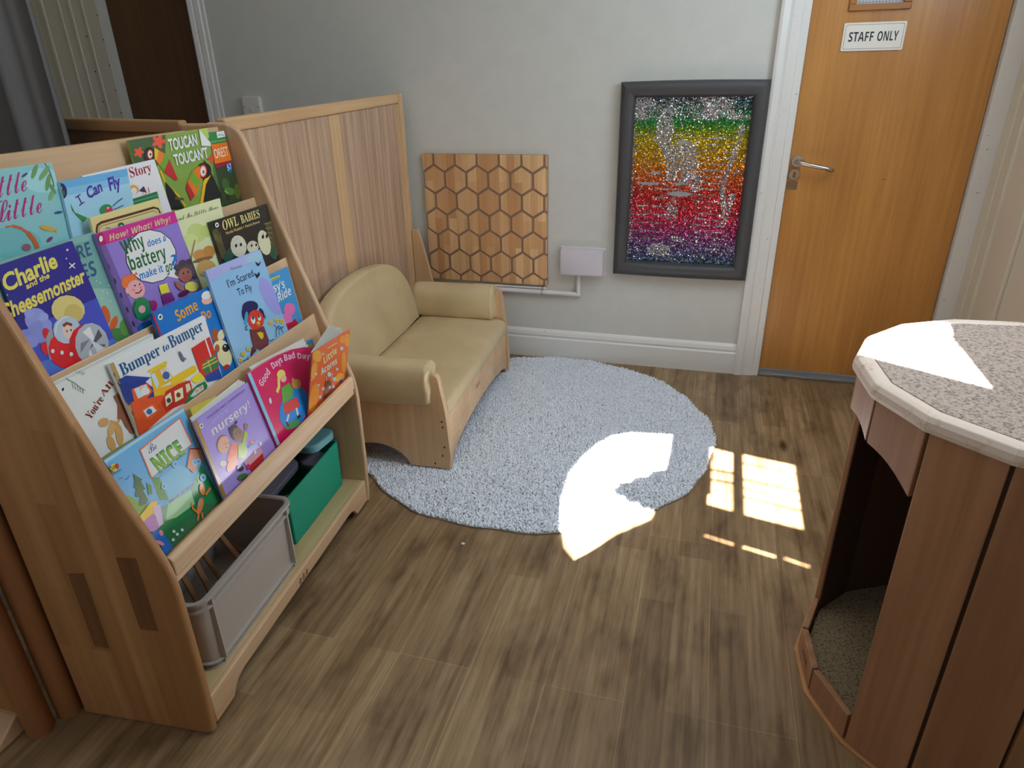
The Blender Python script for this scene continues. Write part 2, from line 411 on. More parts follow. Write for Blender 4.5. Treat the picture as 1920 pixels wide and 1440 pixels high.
# skirting, architraves, threshold
def skirt(name, x0, x1):
    prof = [(YW, 0), (YW - .02, 0), (YW - .02, .112), (YW - .014, .120), (YW - .017, .132), (YW - .012, .150), (YW - .004, .160), (YW, .163)]
    return struct(MB().prism(prof, YZ, x0, x1).build(name, M_white))
skirt('baseboard_back', -2.655, .214)
def architrave(name, x0, x1, ztop, flip, y0=YW, mat_=M_white):
    w_ = x1 - x0
    f = lambda u, dpt: ((x1 - u * w_) if flip else (x0 + u * w_), y0 - dpt)
    prof = [f(0, 0), f(0, .026), f(.10, .030), f(.30, .024), (f(.34, .016)), f(.42, .020), f(.72, .017), f(.76, .011), f(.98, .010), f(1, .006), f(1, 0)]
    return struct(MB().prism(prof, XY, 0, ztop).build(name, mat_))
architrave('trim_1', .214, .337, 2.1, False)
struct(MB().prism([(1.085, YW), (1.085, YW - .012), (1.155, YW - .012), (1.155, YW)], XY, 0, 2.1).build('trim_2', M_white, bevel=.003))
struct(MB().box((1.155, YW - .003, 0), (1.166, YW, 2.1)).build('trim_3', M_grey_line))
architrave('trim_4', -2.745, -2.655, 2.1, False, mat_=M_white)
# left opening: wide moulded frame
b = MB(); x = -3.345
for wd, dp in ((.085, .012), (.012, .02), (.07, .014), (.012, .024), (.06, .018), (.012, .026), (.10, .02), (.015, .03), (.13, .004)):
    b.box((x - wd, YW - dp, 0), (x, YW, 2.3)); x -= wd
struct(b.build('trim_5', M_cream, bevel=.003))
# right wall mouldings beside the far door
b = MB()
for y0, y1, dp in ((3.42, 3.445, .012), (3.335, 3.42, .02), (3.26, 3.335, .014), (3.235, 3.26, .022), (3.03, 3.235, .010), (3.005, 3.03, .016)):
    b.box((XR - dp, y0, 0), (XR, y1, 2.3))
struct(b.build('trim_6', M_cream, bevel=.004))
struct(MB().box((D1[0] + .002, YW - .012, 0.0), (D1[1] - .002, YW + .09, .016)).build('trim_7', mat('dull_aluminium', (150, 148, 144), .55, .6), bevel=.004))

# ------------------------------------------------------------------ staff door
YD = 3.472
dr = thing('door_1', 'tan oak veneer door with steel lever handle', 'door', (D1[0], YD, .03)); del dr['category']; del dr['label']; dr['kind'] = 'structure'
px = lambda x, z: (x - D1[0], z - .03)
gl = (.511, .690, 1.699, 1.98)
b = MB()
x0, x1 = .004, D1[1] - D1[0] - .004
gx0, gx1, gz0, gz1 = gl[0] - D1[0], gl[1] - D1[0], gl[2] - .03, gl[3] - .03
b.box((x0, 0, 0), (gx0, .044, 1.98)); b.box((gx1, 0, 0), (x1, .044, 1.98)); b.box((gx0, 0, 0), (gx1, .044, gz0)); b.box((gx0, 0, gz1), (gx1, .044, 1.98))
b.build('door_leaf', M_door, dr)
b = MB()
for a, c in (((gx0 - .028, gz0 - .026), (gx1 + .028, gz0)), ((gx0 - .028, gz0), (gx0, gz1)), ((gx1, gz0), (gx1 + .028, gz1))):
    b.box((a[0], -.012, a[1]), (c[0], -.0005, c[1]))
b.build('glazing_bead', wood('oak_bead', (150, 96, 40), (176, 118, 56), 'x', .4), dr, bevel=.004)
M_glass = mat('wired_glass', (190, 195, 200), .12, spec=.6)
_L = M_glass.node_tree.links.new
_t = nm(M_glass, 'ShaderNodeTexCoord'); _s = nm(M_glass, 'ShaderNodeSeparateXYZ'); _c = nm(M_glass, 'ShaderNodeCombineXYZ'); _L(_t.outputs['Object'], _s.inputs[0]); _L(_s.outputs[0], _c.inputs[0]); _L(_s.outputs[2], _c.inputs[1])
_b = nm(M_glass, 'ShaderNodeTexBrick'); _b.offset = 0; _L(_c.outputs[0], _b.inputs['Vector'])
for k, v in (('Scale', 1), ('Row Height', .0125), ('Brick Width', .0125), ('Mortar Size', .0008)): _b.inputs[k].default_value = v
_b.inputs['Color1'].default_value = _b.inputs['Color2'].default_value = (*lin((200, 206, 214)), 1); _b.inputs['Mortar'].default_value = (*lin((110, 112, 116)), 1)
_L(_b.outputs['Color'], bsdf(M_glass).inputs['Base Color'])
MB().box((gx0, .012, gz0), (gx1, .02, gz1)).build('glass_pane', M_glass, dr)
# lever
def ring(c, r, y0, y1, n=28): return [[(c[0] + r_ * math.cos(2 * math.pi * i / n), y, c[1] + r_ * math.sin(2 * math.pi * i / n)) for i in range(n)] for y, r_ in ((y1, r), (y0 + .002, r), (y0, r - .002))]
hx, hz = px(.374, 1.072)
h = MB(); h.loft(ring((hx, hz), .026, -.010, 0)); h.loft(ring((hx, hz), .014, -.018, -.006))
pts = [(hx, -.006, hz), (hx, -.045, hz), (hx + .008, -.054, hz - .002), (hx + .022, -.057, hz - .004)] + [(hx + t, -.057, hz - .004 - .20 * (t - .022)) for t in (.05, .09, .125)] + [(hx + .139, -.054, hz - .030), (hx + .147, -.046, hz - .031), (hx + .149, -.034, hz - .032), (hx + .149, -.02, hz - .032)]
h.tube(pts, .0095, 14)
h.build('lever_handle', M_metal, dr, smooth=True, angle=40)
kx, kz = px(.369, 1.013)
k = MB().loft(ring((kx, kz), .025, -.009, 0)); k.build('escutcheon', M_metal, dr, smooth=True, angle=40)
MB().prism(rrect(kx - .006, kz - .014, kx + .006, kz + .014, .0055), XZ, -.0115, -.008).build('lock_cylinder', M_brass, dr)
t0 = px(.345, .945); MB().box((t0[0], -.0012, t0[1]), (t0[0] + .045, -.0002, t0[1] + .038)).build('tape_patch', M_lock, dr)
q = px(.742, .995); MB().add([(q[0], -.0004, q[1]), (q[0] + .018, -.0004, q[1] + .003), (q[0] + .02, -.0004, q[1] + .006), (q[0] + .002, -.0004, q[1] + .004)], [(0, 1, 2, 3)]).build('scuff_mark', M_mark, dr)
# sign
sg = thing('door_sign', 'white rectangular plastic sign reading STAFF ONLY on the oak door', 'sign', (.597, YD - .001, 1.577))
M_sign = mat('sign_white', (236, 230, 218), .4); M_ink = mat('sign_ink', (38, 36, 52), .5)
rm = Matrix.Rotation(R(90), 4, 'X')
MB().prism(rrect(-.119, -.0535, .119, .0535, .006), lambda p, t: (p[0], t, p[1]), -.004, 0).build('sign_plate', M_sign, sg)
b = MB()
oi, ii = rrect(-.1115, -.046, .1115, .046, .005), rrect(-.1103, -.0448, .1103, .0448, .005); n = len(oi)
b.add([(p[0], -.0043, p[1]) for p in oi] + [(p[0], -.0043, p[1]) for p in ii], [(i, (i + 1) % n, n + (i + 1) % n, n + i) for i in range(n)])
b.build('sign_border', M_ink, sg)
b = MB(); put_text(b, 'STAFF', 'bold', (-.095, -.0175), (.096, 0), (0, .035), 0); put_text(b, 'ONLY', 'bold', (.016, -.0175), (.079, 0), (0, .035), 0)
b.v = [(x, -.0044, y) for x, y, z in b.v]
b.build('sign_lettering', M_ink, sg)
# dark door in the left opening
dd = struct(bpy.data.objects.new('door_2', None)); S.collection.objects.link(dd); dd.location = (D0[0], YW + .06, .01)
MB().box((.003, 0, 0), (D0[1] - D0[0] - .003, .04, 2.0)).build('door_leaf', M_dark_door, dd)
b = MB(); b.loft(ring((.475, 1.885), .024, -.03, 0)); b.build('coat_hook', mat('dark_blue_hook', (20, 26, 38), .4), dd, smooth=True, angle=40)
b = MB()
for z in (1.30, 1.42, 1.55, 1.68, 1.80): b.tube([(D0[0] - .006, YW - .013, z), (D0[0] - .006, YW - .0115, z)], .004, 8)
for z in (1.36, 1.52, 1.70): b.tube([(D0[0] - .115, YW - .0155, z), (D0[0] - .115, YW - .0135, z)], .004, 8)
struct(b.build('trim_8', M_black))

# ------------------------------------------------------------------ things on the far wall
# hexagon board
HX0, HX1, HZ0, HZ1 = -1.470, -.797, .422, 1.092
M_hex = wood('hex_board_top', (228, 182, 130), (244, 208, 160), 'z', .42, stave=(0, 2, .041, .34, (222, 200, 184)))
M_groove = mat('hex_groove', (150, 122, 102), .8)
hb = thing('hexagon_board', 'square wooden wall board carved with rows of hexagons', 'board', ((HX0 + HX1) / 2, YW, HZ0))
ox = (HX0 + HX1) / 2
MB().box((HX0 - ox, -.016, 0), (HX1 - ox, -.0005, HZ1 - HZ0)).build('backing_board', M_groove, hb)
def clip_rect(poly, x0, y0, x1, y1):
    for ax, lim, sgn in ((0, x0, 1), (0, x1, -1), (1, y0, 1), (1, y1, -1)):
        out = []
        for i in range(len(poly)):
            p, q = poly[i], poly[(i + 1) % len(poly)]; dp, dq = (p[ax] - lim) * sgn, (q[ax] - lim) * sgn
            if dp >= 0: out.append(p)
            if dp * dq < 0: t = dp / (dp - dq); out.append((p[0] + (q[0] - p[0]) * t, p[1] + (q[1] - p[1]) * t))
        poly = out
        if not poly: return []
    return poly
b = MB(); pw = .1195; ph = .1105; gap = .0135
for r_ in range(-1, 8):
    for c in range(-1, 8):
        cx = HX0 + .0325 + pw * .5 * 0 + c * pw + (pw / 2 if r_ % 2 else 0) - .033; cz = HZ1 - .018 - r_ * ph
        hw = (pw - gap) / 2; hh = ph * 2 / 3 - gap * .55
        poly = [(cx, cz + hh), (cx - hw, cz + hh / 2), (cx - hw, cz - hh / 2), (cx, cz - hh), (cx + hw, cz - hh / 2), (cx + hw, cz + hh / 2)]
        poly = clip_rect(poly, HX0, HZ0, HX1, HZ1)
        if len(poly) > 2: b.prism([(p[0] - ox, p[1] - HZ0) for p in poly], XZ, -.022, -.015)
b.build('hexagon_tiles', M_hex, hb)

# sequin panel
QX0, QX1, QZ0, QZ1 = -.443, .213, .512, 1.419
sq = thing('sequin_panel', 'rainbow reversible sequin panel in a padded grey vinyl frame', 'sensory panel', ((QX0 + QX1) / 2, YW, QZ0))
ox = (QX0 + QX1) / 2; W2 = (QX1 - QX0) / 2; H2 = QZ1 - QZ0
M_padding = mat('grey_vinyl', (70, 68, 70), .5)
_w = noise(M_padding, 12, 3, .5, mapped(M_padding)); bump(M_padding, _w.outputs['Fac'], .25, .008)
prof = [(0, 0), (0, .035), (.008, .047), (.03, .052), (.055, .048), (.066, .036), (.068, .012)]   # distance in from the outer edge, stand-off
rings = []
for (dx, dz, hx_, hz_) in ((-W2, 0, 1, 1), (W2, 0, -1, 1), (W2, H2, -1, -1), (-W2, H2, 1, -1)):
    rings.append([(dx + hx_ * a, -c, dz + hz_ * a) for a, c in prof])
names = []
for i in range(4):
    A_, B_ = rings[i], rings[(i + 1) % 4]
    rr = []
    for t in np.linspace(0, 1, 14):
        bow = math.sin(math.pi * t) * .006
        rr.append([tuple(np.array(a) * (1 - t) + np.array(c) * t + np.array((0, -bow * (1 if j in (2, 3, 4) else 0), (.012 * math.sin(math.pi * t) * (-1 if i == 0 else 1) * 0.35) if i in (0, 2) and j < 2 else 0))) for j, (a, c) in enumerate(zip(A_, B_))])
    b = MB(); b.loft(rr, closed=False, cap=False)
    b.build('frame_pad', M_padding, sq, smooth=True)
MB().box((-W2 + .03, -.012, .03), (W2 - .03, -.002, H2 - .03)).build('backing_cloth', mat('silver_cloth', (160, 158, 160), .5), sq)
def sequins():
    x0, x1, z0, z1 = -W2 + .064, W2 - .064, .064, H2 - .064
    sx, sz = .0043, .0046
    nx, nz = int((x1 - x0) / sx), int((z1 - z0) / sz)
    X, Z = np.meshgrid(np.arange(nx), np.arange(nz)); X = X.ravel().astype(float); Z = Z.ravel().astype(float)
    X = x0 + (X + .5 * (Z % 2)) * sx + rng.normal(0, .0004, X.size); Z = z0 + (Z + .5) * sz + rng.normal(0, .0004, Z.size)
    n = X.size
    u = (X - x0) / (x1 - x0); v = 1 - (Z - z0) / (z1 - z0)          # v downwards
    stops = [(0, (40, 70, 110)), (.05, (40, 95, 95)), (.10, (10, 130, 70)), (.15, (40, 150, 60)), (.19, (130, 165, 20)), (.24, (205, 180, 10)), (.34, (215, 160, 10)), (.42, (220, 120, 20)), (.49, (215, 85, 30)), (.56, (205, 40, 35)), (.66, (200, 35, 50)), (.74, (190, 40, 85)), (.82, (140, 50, 110)), (.89, (85, 55, 120)), (.95, (55, 60, 115)), (1, (50, 100, 120))]
    ps = np.array([s[0] for s in stops]); cs = np.array([lin(s[1]) for s in stops])
    vj = v + rng.normal(0, .016, n)
    col = np.stack([np.interp(vj, ps, cs[:, i]) for i in range(3)], 1)
    # silver (reversed) areas
    def nz_(a, b_, s):
        return np.sin(a * s + 1.3) * np.sin(b_ * s * 1.7 + .4) + .6 * np.sin(a * s * 2.3 + b_ * s * 1.1) + .4 * np.sin(a * s * 4.7 - b_ * s * 3.9 + 2)
    p = np.full(n, .045)
    nn = nz_(u, v, 9)
    p = np.where(v < .13, .62 + .25 * nn, p)
    p = np.where((v < .10) & (u > .86), .25, p)
    def blob(cu, cv, ru, rv, pr):
        nonlocal p
        d = ((u - cu) / ru) ** 2 + ((v - cv) / rv) ** 2 + .25 * nz_(u, v, 23)
        p = np.where(d < 1, np.maximum(p, pr), p)
    blob(.28, .18, .075, .12, .85); blob(.32, .29, .05, .05, .8); blob(.43, .35, .14, .09, .85); blob(.56, .36, .035, .10, .7); blob(.52, .47, .08, .045, .9); blob(.58, .52, .05, .03, .8); blob(.37, .45, .05, .035, .85)
    blob(.40, .68, .05, .06, .6); blob(.30, .92, .14, .04, .8); blob(.47, .84, .06, .02, .7); blob(.40, .61, .04, .03, .5)
    d = np.abs(u - (.88 + .05 * np.sin(v * 9))); p = np.where((d < .025) & (v > .15) & (v < .70), .75, p)
    d = np.abs(u - (.92 - .35 * (v - .55))); p = np.where((d < .03) & (v > .55) & (v < .75), .7, p)
    stripe = (np.sin(v * 2 * np.pi * 27 + 1.2 * np.sin(u * 5) + .5) > .72)
    p = np.where(stripe & (u > .60 + .05 * nz_(v, u, 7)) & (u < .88) & (v > .22) & (v < .93), .45 + .4 * (nz_(u, v, 14) > -.2), p)
    stripe2 = (np.sin(v * 2 * np.pi * 19 + .8) > .80)
    p = np.where(stripe2 & (u < .66) & (v > .2) & (v < .85) & (nz_(u, v, 6) > .05), .65, p)
    p = np.where((nz_(u, v * 1.6, 31) > 1.15), np.maximum(p, .6), p)
    p = np.where(v > .86, np.maximum(p, .22), p); p = np.where((u < .03), np.maximum(p, .4), p)
    sil = rng.random(n) < p
    col[sil] = np.array(lin((214, 212, 214))) * rng.uniform(.6, 1.2, (int(sil.sum()), 1))
    # lens shaped bare gaps
    for cu, cv, ru, rv in ((.45, .255, .075, .014), (.45, .56, .125, .018), (.17, .50, .13, .010), (.22, .437, .06, .010), (.43, .50, .06, .009)):
        m_ = ((u - cu) / ru) ** 2 + np.abs((v - cv) / rv) < 1
        u, v, X, Z, col, sil = (a[~m_] for a in (u, v, X, Z, col, sil))
    n = X.size
    tilt = rng.normal(0, .20, (n, 2)) + np.array([0, -.10]); tilt[sil] = tilt[sil] * 1.5 + np.array([0, -.08]); col[~sil] *= .88
    nx_, nz2 = tilt[:, 0], tilt[:, 1]
    a = np.linspace(0, 2 * np.pi, 7)[:-1]; r = .00265
    V = np.zeros((n, 6, 3))
    V[:, :, 0] = X[:, None] + r * np.cos(a); V[:, :, 2] = Z[:, None] + r * np.sin(a)
    V[:, :, 1] = -.0155 + rng.uniform(-.0006, .0006, n)[:, None] + nx_[:, None] * r * np.cos(a) + nz2[:, None] * r * np.sin(a)
    me = bpy.data.meshes.new('sequins'); me.from_pydata(V.reshape(-1, 3).tolist(), [], (np.arange(n)[:, None] * 6 + np.arange(6)).tolist())
    at = me.color_attributes.new('Col', 'FLOAT_COLOR', 'POINT')
    at.data.foreach_set('color', np.concatenate([np.repeat(col, 6, 0), np.ones((n * 6, 1))], 1).ravel())
    me.materials.append(col_mat('sequin_foil', .2, .75))
    o = bpy.data.objects.new('sequins', me); S.collection.objects.link(o); o.parent = sq; o['kind'] = 'stuff'
sequins()

# conduit and box
M_plastic = mat('white_plastic', (222, 216, 216), .4); M_lilac = mat('pale_lilac_plastic', (208, 199, 205), .35)
cb = thing('socket_cover', 'pale lilac rounded plastic socket cover beside the hexagon board', 'socket cover', (-.607, YW, .495))
b = MB(); rr = []
for t in np.linspace(0, 1, 9):
    y = -.002 - .06 * math.sin(math.pi * t / 2) ; s = 1 - .06 * max(0, t - .6) / .4
    hgt = .137
    rr.append([(x_ * 1, y, z_) for x_, z_ in rrect(-.116 * s, .0685 - .0685 * s, .116 * s, .0685 + .0685 * s, .012)])
b.loft(rr); b.build('cover_body', M_lilac, cb, smooth=True, angle=50)
MB().box((-.121, -.012, -.003), (.121, -.0005, .14)).build('back_plate', M_plastic, cb, bevel=.003)
cp_ = thing('cable_conduit', 'white plastic cable conduit running along the wall below the board', 'conduit', (-.8, YW, .36))
b = MB(); b.tube([(-.42, -.016, .020), (.185, -.016, .020)], .0135, 12); b.tube([(-.42, -.0125, .041), (.0, -.0125, .041)], .006, 8)
b.build('pipe', M_plastic, cp_, smooth=True, angle=50)
MB().tube([(.174, -.016, .026), (.174, -.016, .131)], .0135, 12).build('riser_pipe', M_plastic, cp_, smooth=True, angle=50)
b = MB(); b.tube([(-.03, -.016, .020), (-.02, -.016, .020)], .0155, 12); b.build('pipe_clip', M_metal, cp_, smooth=True, angle=50)
MB().box((-.023, -.02, .03), (-.019, -.003, .057)).build('clip_strap', M_metal, cp_)
so = thing('wall_socket', 'white square fused switch plate on the far wall above the wooden screen', 'wall socket', (-2.453, YW, 1.28))
MB().prism(rrect(-.053, 0, .053, .098, .008), XZ, -.03, -.0005).build('face_plate', mat('ivory_plastic', (228, 224, 216), .4), so, bevel=.003)
b = MB(); b.box((-.012, -.0345, .02), (.008, -.03, .042)); b.build('rocker', M_plastic, so, bevel=.001)
for x_ in (-.042, .042): MB().tube([(x_, -.031, .045), (x_, -.0295, .045)], .003, 8).build('screw', M_black, so)

# ------------------------------------------------------------------ wooden screens
def zt(y): return 1.352 + .0245 * (y - 1.97)
XS = -1.552
sc = thing('screen_divider', 'tall beech room divider with ribbed panels standing behind the sofa', 'room divider', (XS, 2.65, 0))
Y0, Y1 = 1.985 - 2.65, 3.375 - 2.65; ym = 2.645 - 2.65
zt_ = lambda y: zt(y + 2.65)
b = MB(); T = .018
b.add([(sx * T, y, zt_(y) + dz) for sx in (-1, 1) for y in (Y0, Y1 - .045) for dz in (-.045, 0)], [(0, 1, 3, 2), (4, 6, 7, 5), (0, 2, 6, 4), (1, 5, 7, 3), (0, 4, 5, 1), (2, 3, 7, 6)])
b.build('top_rail', M_rail, sc, bevel=.008, seg=3)
def stile(name, y0, y1, th, top=0.0, mat_=M_stile, bv=.004):
    b = MB(); b.add([(sx * th, y, z) for sx in (-1, 1) for y in (y0, y1) for z in (.02, None)] and [(sx * th, y, (zt_(y) + top) if k else .02) for sx in (-1, 1) for y in (y0, y1) for k in (0, 1)],
                    [(0, 1, 3, 2), (4, 6, 7, 5), (0, 2, 6, 4), (1, 5, 7, 3), (0, 4, 5, 1), (2, 3, 7, 6)])
    return b.build(name, mat_, sc, bevel=bv)
stile('stile', Y0, Y0 + .05, .014, -.046); stile('stile', ym, ym + .088, .014, -.046); stile('stile', Y1 - .07, Y1 - .046, .014, -.046)
stile('edge_post', Y1 - .044, Y1, .021, .002, M_post if 0 else M_stile, .009)
for a, c in ((Y0 + .051, ym - .001), (ym + .089, Y1 - .071)):
    b = MB(); b.add([(sx, y, (zt_(y) - .046) if k else .06) for sx in (-.008, .010) for y in (a, c) for k in (0, 1)], [(0, 1, 3, 2), (4, 6, 7, 5), (0, 2, 6, 4), (1, 5, 7, 3), (0, 4, 5, 1), (2, 3, 7, 6)])
    b.build('ribbed_panel', M_tambour, sc)
MB().box((-.014, Y0 + .051, .0), (.014, Y1 - .046, .058)).build('bottom_rail', M_rail, sc)
fin = bez([(.024, .71), (.050, .708), (.066, .69), (.125, .42), (.175, .10), (.185, 0)], 4)
MB().prism(fin + [(.024, 0)], lambda p, t: (p[0], t, p[1]), Y1 - .035, Y1 - .013).build('foot', M_stile, sc, bevel=.004)
# second screen off to the left
s2 = thing('screen_divider', 'beech room divider across the back, between the grey curtain and the corner hinge', 'room divider', (-2.15, 2.17, 0), math.atan2(-.22, .9) )
b = MB().box((-.46, -.018, 1.297), (.385, .018, 1.342)); b.build('top_rail', wood('screen_beech_cross', (190, 144, 92), (214, 168, 114), 'x', .4), s2, bevel=.008, seg=3)
MB().box((-.45, -.008, .06), (.37, .008, 1.296)).build('panel', wood('dark_beech_panel', (150, 104, 64), (172, 124, 82), 'x', .5), s2)
MB().box((-.46, -.014, .0), (.38, .014, .058)).build('bottom_rail', M_rail, s2)
MB().box((.387, -.020, .0), (.425, .020, 1.33)).build('edge_post', M_stile, s2, bevel=.009)
hg = thing('hinge_post', 'short beech hinge block joining the two back dividers', 'hinge post', (-1.655, 2.02, 0))
MB().prism(rrect(-.075, -.022, .062, .022, .018), XY, 0, 1.335).build('post', M_stile, hg, bevel=.006)

# screens at the near left
p1 = thing('screen_divider', 'beech divider with rounded edge post touching the back of the book display', 'room divider', (-1.458, .852, 0), R(4.75))
MB().prism([(.031 * math.cos(i * math.pi / 10), .031 * math.sin(i * math.pi / 10)) for i in range(20)], XY, 0, 1.33).build('edge_post', M_post, p1, smooth=True, angle=40)
MB().box((-.012, .034, .02), (.012, .95, 1.33)).build('panel', M_stile, p1)
MB().box((-.02, .034, .0), (.02, .95, .019)).build('bottom_rail', M_rail, p1)
p2 = thing('screen_divider', 'beech divider with rounded post at the lower left edge, nearest the viewer', 'room divider', (-1.482, .787, 0))
MB().prism([(.031 * math.cos(i * math.pi / 10), .031 * math.sin(i * math.pi / 10)) for i in range(20)], XY, 0, 1.33).build('edge_post', M_post, p2, smooth=True, angle=40)
MB().box((-.98, -.014, .06), (-.033, .010, 1.33)).build('panel', wood('near_panel', (176, 122, 70), (200, 146, 90), 'z', .4), p2)
MB().prism([(-.016, .058), (-.022, .058), (-.088, .012), (-.095, 0), (.03, 0), (.03, .058)], YZ, -.98, -.034).build('foot', M_birch_x, p2, bevel=.004)

# ------------------------------------------------------------------ curtain
cu = thing('curtain', 'dark grey hanging curtain at the upper left edge', 'curtain', (-2.6, 2.0, .02))
def curtain():
    n, k = 90, 14; vs = []; fs = []
    for j in range(k + 1):
        z = 2.5 * j / k
        for i in range(n + 1):
            t = i / n; x = -.62 + .985 * t
            a = .036 * math.sin(t * 34 + .4) + .018 * math.sin(t * 71 + 1.2)
            vs.append((x - .004 * math.sin(z * 3) , a * (1 - .1 * z / 2.5), z))
    for j in range(k):
        for i in range(n): fs.append((j * (n + 1) + i, j * (n + 1) + i + 1, (j + 1) * (n + 1) + i + 1, (j + 1) * (n + 1) + i))
    b = MB(); b.add(vs, fs); M_c = mat('grey_weave', (118, 116, 116), .9, spec=.15)
    nn = noise(M_c, 260, 2, .5, mapped(M_c)); bump(M_c, nn.outputs['Fac'], .3, .002)
    o = b.build('cloth', M_c, cu, smooth=True); md = o.modifiers.new('thickness', 'SOLIDIFY'); md.thickness = .003
    MB().tube([(-.66, 0, 2.51), (.40, 0, 2.51)], .012, 10).build('rail', M_metal, cu, smooth=True, angle=40)
    for x_ in (-.6, .36): MB().tube([(x_, 0, 2.52), (x_, 0, ZC - .02)], .006, 8).build('rail_hanger', M_metal, cu)
curtain()

